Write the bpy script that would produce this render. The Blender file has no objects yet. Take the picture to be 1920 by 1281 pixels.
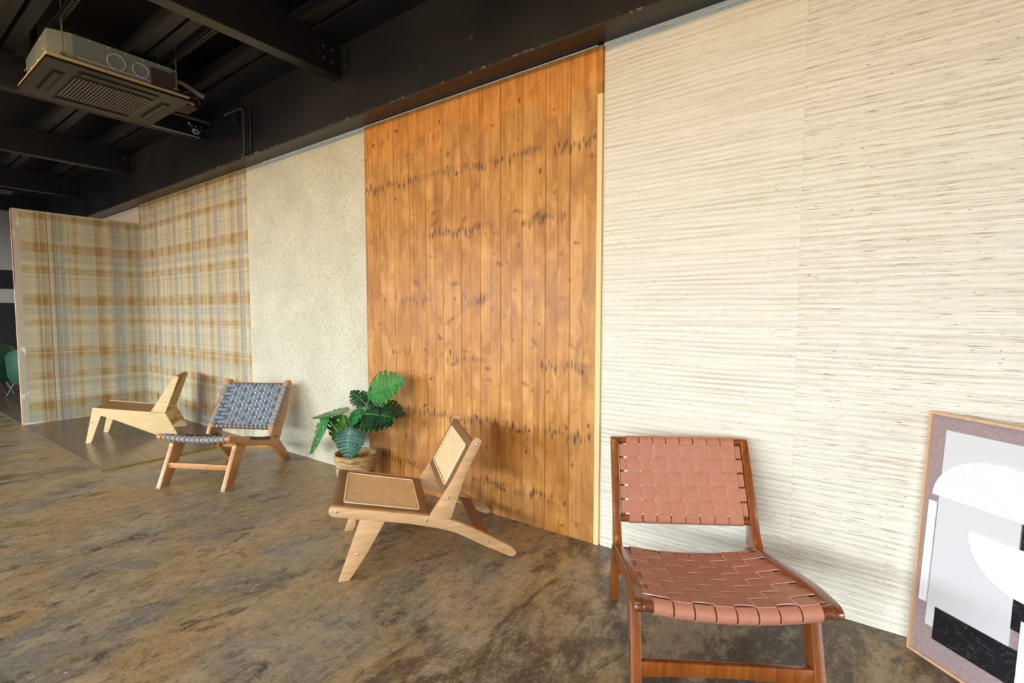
import bpy, bmesh, math, random
from mathutils import Vector, Matrix
random.seed(7)
SC = bpy.context.scene
COL = SC.collection
R = math.radians

# ------------------------------------------------------------------ camera
cam_d = bpy.data.cameras.new('camera'); cam = bpy.data.objects.new('camera', cam_d); COL.objects.link(cam)
cam_d.sensor_width = 36.0; cam_d.lens = 914.0 / 1920 * 36.0
cam_d.clip_start = 0.05; cam_d.clip_end = 100
yaw, pitch = R(-35.53), R(3.34)
cam.location = (0, -2.423, 1.28)
cam.rotation_euler = (R(90) - pitch, 0, -yaw)
SC.camera = cam

# ------------------------------------------------------------------ world, light, exposure
SC.view_settings.view_transform = 'Standard'; SC.view_settings.look = 'None'
SC.view_settings.gamma = 1; SC.view_settings.use_curve_mapping = False
SC.view_settings.exposure = 0.0
W = bpy.data.worlds.new('world'); SC.world = W; W.use_nodes = True
W.node_tree.nodes['Background'].inputs[0].default_value = (0.75, 0.88, 1.0, 1)
W.node_tree.nodes['Background'].inputs[1].default_value = 1.0

def area(name, loc, target, sx, sy, power, color, spread=180):
    d = bpy.data.lights.new(name, 'AREA'); d.shape = 'RECTANGLE'; d.size = sx; d.size_y = sy
    d.energy = power; d.color = color; d.spread = R(spread)
    o = bpy.data.objects.new(name, d); COL.objects.link(o); o.location = loc
    o.rotation_euler = (Vector(target) - Vector(loc)).to_track_quat('-Z', 'Y').to_euler()
    return o
area('daylight_left', (-8.0, -9.3, 3.7), (-8.0, 0, 3.7), 8.0, 4.6, 2750, (0.83, 0.94, 1.0))
area('daylight_right', (0.2, -9.3, 3.7), (0.2, 0, 3.7), 6.4, 4.6, 2150, (0.83, 0.94, 1.0))
area('daylight_end', (9.4, -3.4, 2.7), (0, -3.4, 2.7), 5.0, 2.6, 1150, (0.76, 0.91, 1.0))
area('ceiling_lamp', (-2.6, -3.6, 3.5), (-2.6, -3.4, 0), 7.0, 1.2, 70, (1.0, 0.95, 0.88))
area('warm_wall_fill', (-1.4, -2.6, 3.3), (-1.4, 0, 2.5), 6.0, 0.25, 40, (1.0, 0.60, 0.16), 130)  # added warm fill for the upper wall, no known fixture
area('warm_wall_fill', (-6.2, -2.6, 3.3), (-6.2, 0, 2.5), 3.4, 0.25, 22, (1.0, 0.60, 0.18), 130)  # second added fill, over the tartan end

# ------------------------------------------------------------------ material helpers
def c4(c): return (c[0], c[1], c[2], 1.0)
def srgb(r, g, b):
    f = lambda v: (v / 255 / 12.92) if v <= 10 else ((v / 255 + 0.055) / 1.055) ** 2.4
    return (f(r), f(g), f(b))
class Mat:
    def __init__(s, name, rough=0.6, color=(0.5, 0.5, 0.5), metallic=0.0, spec=0.5, coat=0.0):
        s.m = bpy.data.materials.new(name); s.m.use_nodes = True
        s.t = s.m.node_tree; s.b = s.t.nodes['Principled BSDF']
        s.b.inputs['Roughness'].default_value = rough
        s.b.inputs['Base Color'].default_value = c4(color)
        s.b.inputs['Metallic'].default_value = metallic
        s.b.inputs['Specular IOR Level'].default_value = spec
        s.b.inputs['Coat Weight'].default_value = coat
        s.b.inputs['Coat Roughness'].default_value = 0.15
        tc = s.t.nodes.new('ShaderNodeTexCoord'); s.co = tc.outputs['Object']
    def put(s, sock, v):
        if hasattr(v, 'is_output'): s.t.links.new(v, sock)
        elif isinstance(v, (tuple, list)):
            sock.default_value = c4(v) if sock.type == 'RGBA' else v
        else: sock.default_value = v
    def sep(s, v=None):
        n = s.t.nodes.new('ShaderNodeSeparateXYZ'); s.put(n.inputs[0], v or s.co); return n.outputs
    def comb(s, x, y, z):
        n = s.t.nodes.new('ShaderNodeCombineXYZ')
        for i, v in enumerate((x, y, z)): s.put(n.inputs[i], v)
        return n.outputs[0]
    def ma(s, op, a, b=0.0, c=0.0, clamp=False):
        n = s.t.nodes.new('ShaderNodeMath'); n.operation = op; n.use_clamp = clamp
        s.put(n.inputs[0], a); s.put(n.inputs[1], b); s.put(n.inputs[2], c); return n.outputs[0]
    def mapp(s, scale=(1, 1, 1), rot=(0, 0, 0), loc=(0, 0, 0), v=None):
        n = s.t.nodes.new('ShaderNodeMapping'); s.put(n.inputs[0], v or s.co)
        n.inputs['Scale'].default_value = scale; n.inputs['Rotation'].default_value = rot; n.inputs['Location'].default_value = loc
        return n.outputs[0]
    def noise(s, vec, scale=1.0, detail=2.0, rough=0.5, dist=0.0):
        n = s.t.nodes.new('ShaderNodeTexNoise'); s.put(n.inputs['Vector'], vec)
        n.inputs['Scale'].default_value = scale; n.inputs['Detail'].default_value = detail
        n.inputs['Roughness'].default_value = rough; n.inputs['Distortion'].default_value = dist
        return n.outputs['Fac']
    def white(s, v):
        n = s.t.nodes.new('ShaderNodeTexWhiteNoise'); n.noise_dimensions = '1D'; s.put(n.inputs['W'], v); return n.outputs['Value']
    def voro(s, vec, scale=1.0, feature='F1', out='Distance'):
        n = s.t.nodes.new('ShaderNodeTexVoronoi'); n.feature = feature; s.put(n.inputs['Vector'], vec)
        n.inputs['Scale'].default_value = scale; return n.outputs[out]
    def rng(s, v, a, b, c=0.0, d=1.0):
        n = s.t.nodes.new('ShaderNodeMapRange'); n.clamp = True
        for i, x in enumerate((v, a, b, c, d)): s.put(n.inputs[i], x)
        return n.outputs[0]
    def mix(s, f, a, b, mode='MIX'):
        n = s.t.nodes.new('ShaderNodeMix'); n.data_type = 'RGBA'; n.blend_type = mode
        s.put(n.inputs[0], f); s.put(n.inputs[6], a); s.put(n.inputs[7], b); return n.outputs[2]
    def attr(s, name):
        n = s.t.nodes.new('ShaderNodeAttribute'); n.attribute_name = name; return n.outputs['Fac']
    def col(s, v): s.put(s.b.inputs['Base Color'], v); return s
    def bump(s, h, strength=0.3, dist=0.01):
        n = s.t.nodes.new('ShaderNodeBump'); n.inputs['Strength'].default_value = strength
        n.inputs['Distance'].default_value = dist; s.put(n.inputs['Height'], h)
        s.t.links.new(n.outputs[0], s.b.inputs['Normal']); return s

def wood(name, c1, c2, rough=0.4, axis=0, coat=0.0, sc=1.0):
    m = Mat(name, rough, coat=coat)
    st = [38, 38, 38]; st[axis] = 3.0
    v = m.mapp(tuple(x * sc for x in st))
    g = m.noise(v, 1.0, 4, 0.6, 0.6)
    v2 = m.mapp(tuple(x * 4 * sc for x in st))
    f = m.noise(v2, 1.0, 2)
    g2 = m.ma('ADD', m.ma('MULTIPLY', g, 0.75), m.ma('MULTIPLY', f, 0.25))
    m.col(m.mix(m.rng(g2, 0.33, 0.68), c1, c2)); m.bump(f, 0.08, 0.002)
    return m.m
MT = {}
MT['cane_oak'] = wood('pale_oak', srgb(182, 138, 92), srgb(212, 168, 120), 0.45, 0)
MT['cane_walnut'] = wood('walnut_frame', srgb(112, 76, 48), srgb(140, 98, 66), 0.42, 0)
MT['blue_wood'] = wood('honey_wood', srgb(178, 120, 54), srgb(214, 156, 86), 0.35, 2, 0.2)
MT['blue_side'] = wood('honey_wood_side', srgb(166, 110, 56), srgb(196, 138, 78), 0.35, 0, 0.2)
MT['brown_wood'] = wood('lacquered_brown_wood', srgb(108, 52, 14), srgb(144, 78, 27), 0.24, 2, 0.6)
MT['brown_rail'] = wood('lacquered_rail_wood', srgb(88, 46, 22), srgb(122, 66, 32), 0.24, 0, 0.7)
MT['birch'] = wood('pale_birch', srgb(224, 188, 128), srgb(244, 214, 160), 0.42, 0, 0.1)
MT['birch_brown'] = Mat('brown_seat_board', 0.45, srgb(158, 124, 78)).m
MT['black'] = Mat('black_painted_steel', 0.45, (0.011, 0.0115, 0.0145)).m
m = Mat('scuffed_black_steel', 0.42)
n1 = m.noise(m.co, 9, 5, 0.7); n2 = m.noise(m.co, 1.2, 3)
m.col(m.mix(m.rng(n1, 0.63, 0.72), m.mix(m.rng(n2, .35, .65), (0.013, 0.0135, 0.0175), (0.021, 0.021, 0.024)), (0.075, 0.074, 0.072)))
m.put(m.b.inputs['Roughness'], m.rng(n2, .3, .7, .3, .5)); m.put(m.b.inputs['Specular IOR Level'], .35); MT['girder'] = m.m
m = Mat('brown_black_flange', 0.38); n1 = m.noise(m.co, 14, 4, 0.7)
m.col(m.mix(m.rng(n1, .68, .74), (0.024, 0.019, 0.014), (0.10, .09, .08))); MT['flange'] = m.m
MT['deck'] = Mat('black_deck', 0.8, (0.008, 0.0075, 0.007)).m
MT['purlin'] = Mat('dark_grey_steel', 0.5, (0.022, 0.020, 0.019)).m
MT['rail_perf'] = Mat('grey_brown_steel', 0.5, (0.06, 0.055, 0.045)).m
MT['galv'] = Mat('galvanised_sheet', 0.42, srgb(150, 160, 158), 0.25).m
MT['galv_line'] = Mat('bright_edge', 0.4, srgb(232, 230, 220), 0.0).m
MT['foam'] = Mat('cream_foam', 0.8, srgb(215, 190, 140)).m
MT['ac_panel'] = Mat('dark_panel_plastic', 0.3, (0.020, 0.016, 0.011)).m
MT['ac_dark'] = Mat('dark_recess', 0.6, (0.008, 0.007, 0.006)).m
MT['ac_slat'] = Mat('grille_slats', 0.3, (0.20, 0.165, 0.14), .3).m
MT['rod'] = Mat('zinc_rod', 0.35, srgb(180, 175, 150), 0.7).m
MT['white'] = Mat('white_paint', 0.7, srgb(225, 224, 222)).m
MT['bolt'] = Mat('steel_bolt', 0.22, srgb(210, 214, 225), 0.9).m
MT['blackpaint'] = Mat('black_paint', 0.3, (0.012, 0.012, 0.014)).m
MT['caulk'] = Mat('white_filler', 0.7, srgb(228, 222, 208)).m
MT['gold'] = Mat('brass_edge', 0.4, srgb(150, 122, 40), 0.4).m
MT['alu'] = Mat('brown_alu_edge', 0.4, srgb(120, 100, 78), 0.4).m
MT['orange'] = Mat('orange_ply_edge', 0.6, srgb(205, 140, 90)).m

# ------------------------------------------------------------------ mesh helpers
def obj(name, bm, mat, parent=None, smooth=None, mats=None):
    bmesh.ops.recalc_face_normals(bm, faces=bm.faces[:])
    me = bpy.data.meshes.new(name); bm.to_mesh(me); bm.free()
    for x in (mats or [mat]): me.materials.append(x)
    o = bpy.data.objects.new(name, me); COL.objects.link(o)
    if parent: o.parent = parent
    if smooth:
        me.polygons.foreach_set('use_smooth', [True] * len(me.polygons))
        try: me.set_sharp_from_angle(angle=R(smooth))
        except Exception: pass
    return o
def thing(name, label, cat, loc=(0, 0, 0), rz=0, group=None):
    o = bpy.data.objects.new(name, None); COL.objects.link(o); o.empty_display_size = 0.1
    o.location = loc; o.rotation_euler = (0, 0, rz); tag(o, label, cat, group); return o
def tag(o, label, cat, group=None):
    o['label'] = label; o['category'] = cat
    if group: o['group'] = group
    return o
def struct(o, label=None):
    o['kind'] = 'structure'
    if label: o['label'] = label
    return o
def box(bm, x0, x1, y0, y1, z0, z1, bev=0.0, mi=0):
    ps = [(x0, y0, z0), (x1, y0, z0), (x1, y1, z0), (x0, y1, z0), (x0, y0, z1), (x1, y0, z1), (x1, y1, z1), (x0, y1, z1)]
    vs = [bm.verts.new(p) for p in ps]
    fs = [bm.faces.new([vs[i] for i in f]) for f in ((3, 2, 1, 0), (4, 5, 6, 7), (0, 1, 5, 4), (1, 2, 6, 5), (2, 3, 7, 6), (3, 0, 4, 7))]
    for f in fs: f.material_index = mi
    if bev:
        es = list({e for f in fs for e in f.edges})
        bmesh.ops.bevel(bm, geom=es, offset=bev, segments=2, affect='EDGES', profile=0.5)
def B(*a, **k):
    bm = bmesh.new(); box(bm, *a, **k); return bm
def prism(bm, pts, y0, y1, bev=0.0, axes='xz', mi=0):
    """polygon given in two axes, extruded along the third one"""
    def P(a, b, c): return {'xz': (a, c, b), 'yz': (c, a, b), 'xy': (a, b, c)}[axes]
    lo = [bm.verts.new(P(a, b, y0)) for a, b in pts]; hi = [bm.verts.new(P(a, b, y1)) for a, b in pts]
    n = len(pts); fs = [bm.faces.new(lo), bm.faces.new(hi[::-1])]
    for i in range(n): fs.append(bm.faces.new([lo[i], hi[i], hi[(i + 1) % n], lo[(i + 1) % n]]))
    for f in fs: f.material_index = mi
    bmesh.ops.recalc_face_normals(bm, faces=fs)
    if bev:
        es = list({e for f in fs[:2] for e in f.edges})
        bmesh.ops.bevel(bm, geom=es, offset=bev, segments=2, affect='EDGES', profile=0.5)
def PR(*a, **k):
    bm = bmesh.new(); prism(bm, *a, **k); return bm
def round_poly(pts, radii, seg=5):
    out = []; n = len(pts)
    for i, p in enumerate(pts):
        r = radii[i] if isinstance(radii, (list, tuple)) else radii
        if not r: out.append(p); continue
        p = Vector(p); a = Vector(pts[i - 1]); b = Vector(pts[(i + 1) % n])
        da = (a - p); db = (b - p); la = min(r, da.length * .48); lb = min(r, db.length * .48)
        A = p + da.normalized() * la; Bp = p + db.normalized() * lb
        for k in range(seg + 1):
            t = k / seg; q = A * (1 - t) ** 2 + p * 2 * t * (1 - t) + Bp * t * t; out.append((q.x, q.y))
    return out
def tube(bm, pts, r, seg=8, cap=True, mi=0, rad=None):
    pts = [Vector(p) for p in pts]; rings = []
    up = None
    for i, p in enumerate(pts):
        d = (pts[min(i + 1, len(pts) - 1)] - pts[max(i - 1, 0)]).normalized()
        if up is None: up = Vector((0, 0, 1)) if abs(d.z) < 0.9 else Vector((1, 0, 0))
        a = d.cross(up).normalized(); up = a.cross(d).normalized()
        rr = rad[i] if rad else r
        rings.append([bm.verts.new(p + (a * math.cos(2 * math.pi * k / seg) + up * math.sin(2 * math.pi * k / seg)) * rr) for k in range(seg)])
    for i in range(len(rings) - 1):
        for k in range(seg):
            f = bm.faces.new([rings[i][k], rings[i][(k + 1) % seg], rings[i + 1][(k + 1) % seg], rings[i + 1][k]]); f.material_index = mi
    if cap:
        for rr_ in (rings[0][::-1], rings[-1]): f = bm.faces.new(rr_); f.material_index = mi
def T(*a, **k):
    bm = bmesh.new(); tube(bm, *a, **k); return bm
def ribbon(Ps, Ns, Ws, t):
    """flat strap: centre points, normals, half-width vectors, thickness"""
    bm = bmesh.new(); rows = []
    for P, N, Wv in zip(Ps, Ns, Ws):
        N = N.normalized() * t / 2
        rows.append([bm.verts.new(P - Wv + N), bm.verts.new(P + Wv + N), bm.verts.new(P + Wv - N), bm.verts.new(P - Wv - N)])
    for i in range(len(rows) - 1):
        for k in range(4): bm.faces.new([rows[i][k], rows[i][(k + 1) % 4], rows[i + 1][(k + 1) % 4], rows[i + 1][k]])
    bm.faces.new(rows[0]); bm.faces.new(rows[-1][::-1]); return bm
def disc(bm, c, n, r, t, seg=14):
    c = Vector(c); n = Vector(n).normalized(); a = n.orthogonal().normalized(); b = n.cross(a)
    prof = [(r, 0), (r * .85, t * .7), (r * .5, t)]
    rings = [[bm.verts.new(c + n * h + (a * math.cos(2 * math.pi * k / seg) + b * math.sin(2 * math.pi * k / seg)) * rr) for k in range(seg)] for rr, h in prof]
    for i in range(2):
        for k in range(seg): bm.faces.new([rings[i][k], rings[i][(k + 1) % seg], rings[i + 1][(k + 1) % seg], rings[i + 1][k]])
    bm.faces.new(rings[-1]); bm.faces.new(rings[0][::-1])
def grid_sheet(x0, x1, z0, z1, y, nx, nz):
    bm = bmesh.new()
    g = [[bm.verts.new((x0 + (x1 - x0) * i / nx, y, z0 + (z1 - z0) * j / nz)) for i in range(nx + 1)] for j in range(nz + 1)]
    for j in range(nz):
        for i in range(nx): bm.faces.new([g[j][i], g[j][i + 1], g[j + 1][i + 1], g[j + 1][i]])
    return bm

# ------------------------------------------------------------------ setting: floor
m = Mat('stained_concrete', 0.35, spec=0.45)
rot = m.mapp((0.85, 0.36, 1), rot=(0, 0, R(-26)))
n_big = m.noise(rot, 1.5, 6, 0.62, 0.5)
n_mid = m.noise(rot, 5.5, 8, 0.72, 0.6)
n_hue = m.noise(m.mapp((1, .7, 1), loc=(5, 3, 0)), 1.6, 4, 0.6, 0.3)
n_fin = m.noise(m.co, 60, 5, 0.75)
base = m.mix(m.rng(n_hue, .40, .58), srgb(118, 110, 100), srgb(150, 120, 80))
base = m.mix(m.rng(m.noise(m.mapp(loc=(9, 1, 0)), 3.2, 6, .65, .5), .50, .66, 0, .8), base, srgb(134, 118, 74))
base = m.mix(m.rng(m.noise(m.mapp(loc=(1, 8, 0)), 2.6, 8, .7, .4), .53, .66, 0, .6), base, srgb(164, 124, 84))
base = m.mix(m.rng(n_mid, .47, .62, 0, .6), base, srgb(166, 146, 116))
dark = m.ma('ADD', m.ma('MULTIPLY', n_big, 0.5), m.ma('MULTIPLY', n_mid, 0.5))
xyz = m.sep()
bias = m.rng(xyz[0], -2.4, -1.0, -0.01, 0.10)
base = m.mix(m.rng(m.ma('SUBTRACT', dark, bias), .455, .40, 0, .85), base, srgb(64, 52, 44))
sp2 = m.noise(m.mapp((.9, .5, 1), rot=(0, 0, R(-26)), loc=(2, 7, 1)), 7.0, 10, .78, .5)
base = m.mix(m.rng(sp2, .555, .63, 0, .85), base, srgb(54, 46, 43))
sp3 = m.noise(m.mapp((1, .6, 1), rot=(0, 0, R(-26)), loc=(6, 1, 1)), 24, 8, .8, .3)
base = m.mix(m.rng(sp3, .53, .62, 0, .65), base, srgb(72, 62, 54))
base = m.mix(m.rng(sp3, .47, .37, 0, .45), base, srgb(180, 158, 126))
sp4 = m.noise(m.mapp((1, 1, 1), loc=(3, 4, 1)), 75, 6, .8, .2)
base = m.mix(m.rng(sp4, .55, .66, 0, .55), base, srgb(66, 56, 48))
base = m.mix(m.rng(sp4, .45, .33, 0, .4), base, srgb(188, 168, 140))
spk = m.voro(m.mapp(loc=(3, 3, 3)), 9.0)
base = m.mix(m.rng(spk, .045, .02), base, srgb(205, 200, 195))
scr = m.noise(m.mapp((0.6, 14, 1), rot=(0, 0, R(38))), 1.2, 3, .5, 1.4)
base = m.mix(m.ma('MULTIPLY', m.rng(m.ma('ABSOLUTE', m.ma('SUBTRACT', scr, .5)), .006, .0), .28), base, srgb(178, 165, 150))
m.col(base)
m.put(m.b.inputs['Roughness'], m.rng(n_mid, .3, .7, .24, .46))
m.bump(m.ma('ADD', n_fin, m.ma('MULTIPLY', n_mid, 2)), 0.12, 0.004)
FLOOR = struct(obj('floor', B(-14, 5, -6.2, 0.2, -0.1, 0), m.m))
def blob(cx, cy, rx, ry, rot_, seed, name, mat, z=0.0015):
    rr = random.Random(seed); pts = []
    for k in range(22):
        a = 2 * math.pi * k / 22; q = 1 + rr.uniform(-.16, .16)
        x, y = rx * math.cos(a) * q, ry * math.sin(a) * q
        pts.append((cx + x * math.cos(rot_) - y * math.sin(rot_), cy + x * math.sin(rot_) + y * math.cos(rot_)))
    obj(name, PR(pts, 0.0, z, axes='xy'), mat, FLOOR)
mp = Mat('grey_patch', 0.5); mp.col(mp.mix(mp.noise(mp.co, 25, 4), srgb(108, 100, 84), srgb(130, 120, 100)))
blob(-2.94, -1.30 - .27, 0.045, 0.115, R(-60), 3, 'repair_patch', mp.m)
blob(-2.83, -1.30, 0.022, 0.052, R(-60), 5, 'repair_patch', mp.m)

# ------------------------------------------------------------------ setting: the long display wall (front face at y = 0)
CP = Mat('cream_plaster', 0.8, srgb(205, 185, 160)).m
WALL = struct(obj('wall_back', B(-13.2, 5, 0.03, 0.2, 0, 2.68), CP)); struct(obj('wall_back_upper', B(-13.2, 5, 0.03, 0.2, 2.68, 3.6), CP))
# --- ribbed paper
m = Mat('ribbed_paper', 0.7, spec=0.3); x, y, z = m.sep()
pid = m.ma('FLOOR', m.ma('DIVIDE', m.ma('ADD', x, 1.13), .91))
zz = m.ma('ADD', z, m.ma('MULTIPLY', pid, .317)); xx = m.ma('ADD', x, m.ma('MULTIPLY', pid, 3.7))
wob = m.noise(m.comb(m.ma('MULTIPLY', xx, .9), 0, m.ma('MULTIPLY', zz, 5)), 1.0, 2)
zw = m.ma('ADD', zz, m.ma('MULTIPLY', wob, .05))
r1 = m.ma('SINE', m.ma('MULTIPLY', zw, 2 * math.pi / .0245))
na = m.noise(m.comb(m.ma('MULTIPLY', xx, 1.1), 0, m.ma('MULTIPLY', zz, 62)), 1.0, 4, .65)
amp = m.rng(m.noise(m.comb(m.ma('MULTIPLY', xx, 1.3), 3, m.ma('MULTIPLY', zz, 6)), 1.0, 2), .35, .65, .25, 1.0)
rib = m.ma('ADD', m.ma('MULTIPLY', m.ma('MULTIPLY', r1, amp), .38), m.ma('MULTIPLY', m.ma('SUBTRACT', na, .5), 2.0))
nb = m.noise(m.comb(m.ma('MULTIPLY', xx, 3.0), 5, m.ma('MULTIPLY', zz, 150)), 1.0, 4, .7)
c = m.mix(m.rng(rib, .15, -.75), srgb(232, 228, 216), srgb(200, 188, 166))  # shade under the ribs is painted into the paper colour
c = m.mix(m.rng(nb, .50, .70, 0, .55), c, srgb(186, 168, 140))
st = m.noise(m.comb(m.ma('MULTIPLY', xx, 9.0), 8, m.ma('MULTIPLY', zz, 330)), 1.0, 2, .5)
c = m.mix(m.rng(m.ma('ADD', st, m.ma('MULTIPLY', m.rng(pid, 0, 1), .045)), .655, .73, 0, .85), c, srgb(120, 94, 66))
c = m.mix(m.rng(m.noise(m.comb(m.ma('MULTIPLY', xx, 40), 2, m.ma('MULTIPLY', zz, 200)), 1.0, 1), .715, .75, 0, .95), c, srgb(110, 84, 56))
fx = m.ma('FRACT', m.ma('DIVIDE', m.ma('ADD', x, 1.13), .91))
c = m.mix(m.rng(m.ma('MINIMUM', fx, m.ma('SUBTRACT', 1.0, fx)), .002, .0, 0, .2), c, srgb(150, 132, 104))
m.col(c); m.bump(m.ma('ADD', rib, m.ma('MULTIPLY', nb, .6)), 0.40, 0.005)
obj('ribbed_wallpaper', B(-1.135, 5, 0, 0.03, 0.006, 2.685), m.m, WALL)
# --- flecked paper
m = Mat('flecked_paper', 0.75, spec=0.25); x, y, z = m.sep()
cell = m.voro(m.mapp((1, 1, 1)), 9.0, out='Color')
cs = m.sep(cell)
fh = m.noise(m.mapp((28, 1, 120)), 1.0, 2, .5); fv = m.noise(m.mapp((130, 1, 24)), 1.0, 2, .5)
pick = m.rng(cs[0], .48, .52)
fl = m.ma('ADD', m.ma('MULTIPLY', fh, pick), m.ma('MULTIPLY', fv, m.ma('SUBTRACT', 1.0, pick)))
c = m.mix(m.rng(m.noise(m.co, 2.5, 5, .65), .35, .65), srgb(196, 192, 172), srgb(212, 208, 188))
c = m.mix(m.rng(fl, .55, .66, 0, .6), c, srgb(158, 140, 104))
c = m.mix(m.rng(fl, .38, .30, 0, .4), c, srgb(232, 226, 206))
c = m.mix(m.rng(m.noise(m.mapp((90, 1, 50), loc=(4, 4, 4)), 1.0, 2), .64, .70, 0, .8), c, srgb(118, 102, 80))
m.col(c); m.bump(m.ma('ADD', fl, m.noise(m.co, 40, 4, .7)), 0.4, 0.003)
obj('flecked_wallpaper', B(-4.905, -3.09, 0, 0.03, 0.004, 2.68), m.m, WALL)
# --- tartan paper
def plaid(axis, seed):
    m = Mat('tartan_paper', 0.75, spec=0.25); x, y, z = m.sep(); h = y if axis == 'y' else x
    h = m.ma('ADD', h, seed)
    def one(v, k, o, det=1.5): return m.noise(m.comb(m.ma('MULTIPLY', v, k), o, 0), 1.0, det, .6)
    sx = m.noise(m.comb(m.ma('MULTIPLY', h, 5), 0, m.ma('MULTIPLY', z, 150)), 1.0, 3, .7)
    sz = m.noise(m.comb(m.ma('MULTIPLY', h, 150), 0, m.ma('MULTIPLY', z, 4)), 1.0, 3, .7)
    blot = m.noise(m.comb(m.ma('MULTIPLY', h, 9), 3, m.ma('MULTIPLY', z, 9)), 1.0, 2, .5)
    def band(v, per, off, wd):
        """soft band of half width wd around every multiple of per"""
        f_ = m.ma('ABSOLUTE', m.ma('SUBTRACT', m.ma('FRACT', m.ma('DIVIDE', m.ma('ADD', v, off), per)), .5))
        return m.rng(f_, wd / per * 1.35, wd / per * .55)
    hz = m.ma('MAXIMUM', band(z, .61, .10, .058), m.ma('MULTIPLY', band(z, .61, .36, .036), .85))
    hz = m.ma('MULTIPLY', hz, m.rng(sx, .30, .60, .6, 1.1))
    vz = m.ma('MAXIMUM', band(h, .53, .18, .050), m.ma('MULTIPLY', band(h, .53, .40, .030), .7))
    vz = m.ma('MULTIPLY', vz, m.rng(sz, .30, .60, .5, 1.15))
    c = m.mix(m.rng(one(h, 7, 3), .4, .6), srgb(206, 196, 164), srgb(184, 184, 172))
    c = m.mix(m.ma('MULTIPLY', m.rng(one(z, 5, 8), .42, .6, 0, .5), m.rng(sx, .3, .6, .4, 1)), c, srgb(164, 144, 100))
    c = m.mix(m.ma('MULTIPLY', band(h, .53, .02, .050), m.rng(sz, .3, .6, .35, .85)), c, srgb(142, 144, 144))
    c = m.mix(m.ma('MULTIPLY', band(z, .61, .22, .04), m.rng(sx, .3, .6, .1, .5)), c, srgb(158, 164, 160))
    mus = srgb(164, 128, 68); dmus = srgb(138, 100, 42)
    c = m.mix(m.ma('MULTIPLY', m.ma('MULTIPLY', hz, m.rng(blot, .3, .65, .5, 1)), .75), c, mus); c = m.mix(m.ma('MULTIPLY', vz, .50), c, mus)
    c = m.mix(m.ma('MULTIPLY', m.ma('MULTIPLY', hz, vz), .8), c, dmus)
    for v, k, o, s_ in ((z, 24, 1, sx), (z, 60, 2, sx), (z, 120, 6, sx), (h, 22, 3, sz), (h, 46, 4, sz), (h, 100, 9, sz)):
        q = one(v, k, o, 1)
        c = m.mix(m.ma('MULTIPLY', m.rng(q, .56, .66, 0, .5), m.rng(s_, .35, .6)), c, srgb(158, 122, 70))
        c = m.mix(m.ma('MULTIPLY', m.rng(q, .42, .32, 0, .55), m.rng(s_, .65, .4)), c, srgb(222, 208, 172))
    c = m.mix(m.ma('MULTIPLY', band(h, 1.06, .33, .010), .5), c, srgb(104, 98, 90))
    m.col(c); m.bump(m.ma('ADD', sx, sz), .25, .003)
    return m.m
obj('tartan_wallpaper', B(-7.69, -4.905, 0, 0.03, 0.004, 2.68), plaid('x', 0.0), WALL)

# --- timber cladding with charred marks and knots (kept as attributes on a fine sheet)
X0, X1, ZT = -3.09, -1.165, 2.675; nx, nz = 330, 270
bm = grid_sheet(X0, X1, 0.0, ZT, -0.014, nx, nz)
me = bpy.data.meshes.new('timber'); bm.to_mesh(me); bm.free()
rr = random.Random(21); BW = (X1 - X0) / 24
knots = []; marks = []
for b in range(24):
    for k in range(rr.randint(3, 7)):
        knots.append((X0 + (b + rr.uniform(.2, .8)) * BW, rr.uniform(.03, 2.6), rr.uniform(.004, .014), rr.uniform(.9, 2.0), rr.uniform(.5, 1)))
for k in range(26):   # crotch figure, short slanting dark shapes
    knots.append((rr.uniform(X0 + .5, X1 - .1), rr.uniform(.8, 2.0), rr.uniform(.014, .022), rr.uniform(1.2, 2.8), rr.uniform(.35, .6)))
rows = [(2.20, .92, 0.0), (1.81, .75, 0.45), (1.36, .55, 0.3), (0.975, .6, 0.45), (0.585, .8, 0.1), (0.195, .5, 0.1)]
smudge_rows = []
for zr, dens, start in rows:
    for q_ in range(rr.randint(4, 6)): smudge_rows.append((rr.uniform(X0 + start * 1.5, X1), zr + rr.uniform(-.02, .02), rr.uniform(.04, .16), rr.uniform(.012, .03), rr.uniform(.25, .7)))
    xx = X0 + start * (X1 - X0) * rr.uniform(.6, 1)
    while xx < X1 - .02:
        grp = rr.random() < dens
        L_ = rr.uniform(.06, .26)
        e = xx + L_
        while xx < min(e, X1 - .01):
            if grp: marks.append((xx, zr + rr.uniform(-.022, .022), rr.uniform(.005, .012), rr.uniform(.018, .042), rr.uniform(.6, 1.2)))
            xx += rr.uniform(.016, .03)
        xx += rr.uniform(.0, .05)
for (xx, zr) in ((-2.97, 2.50), (-2.88, 2.52), (-2.82, 2.56), (-2.42, 2.44), (-2.37, 2.45), (-2.32, 2.46), (-2.95, 2.2), (-2.96, 1.93)):
    marks.append((xx, zr, .008, .035, .7))
smudge = [(-2.60, 2.38, .09, .03, .5), (-2.35, 2.215, .35, .028, .55), (-1.60, 2.22, .10, .035, .8), (-1.52, 1.83, .09, .03, .9), (-2.28, 1.80, .20, .018, .5), (-1.95, 1.84, .10, .02, .5),
          (-1.9, .60, .3, .02, .35), (-2.3, .585, .3, .025, .4), (-2.62, .30, .10, .16, .6), (-1.95, .97, .12, .02, .4), (-1.4, .97, .15, .02, .35), (-1.3, 2.20, .12, .012, .4)] + smudge_rows
kn = [0.0] * len(me.vertices); mk = [0.0] * len(me.vertices)
dx = (X1 - X0) / nx; dz = ZT / nz
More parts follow.
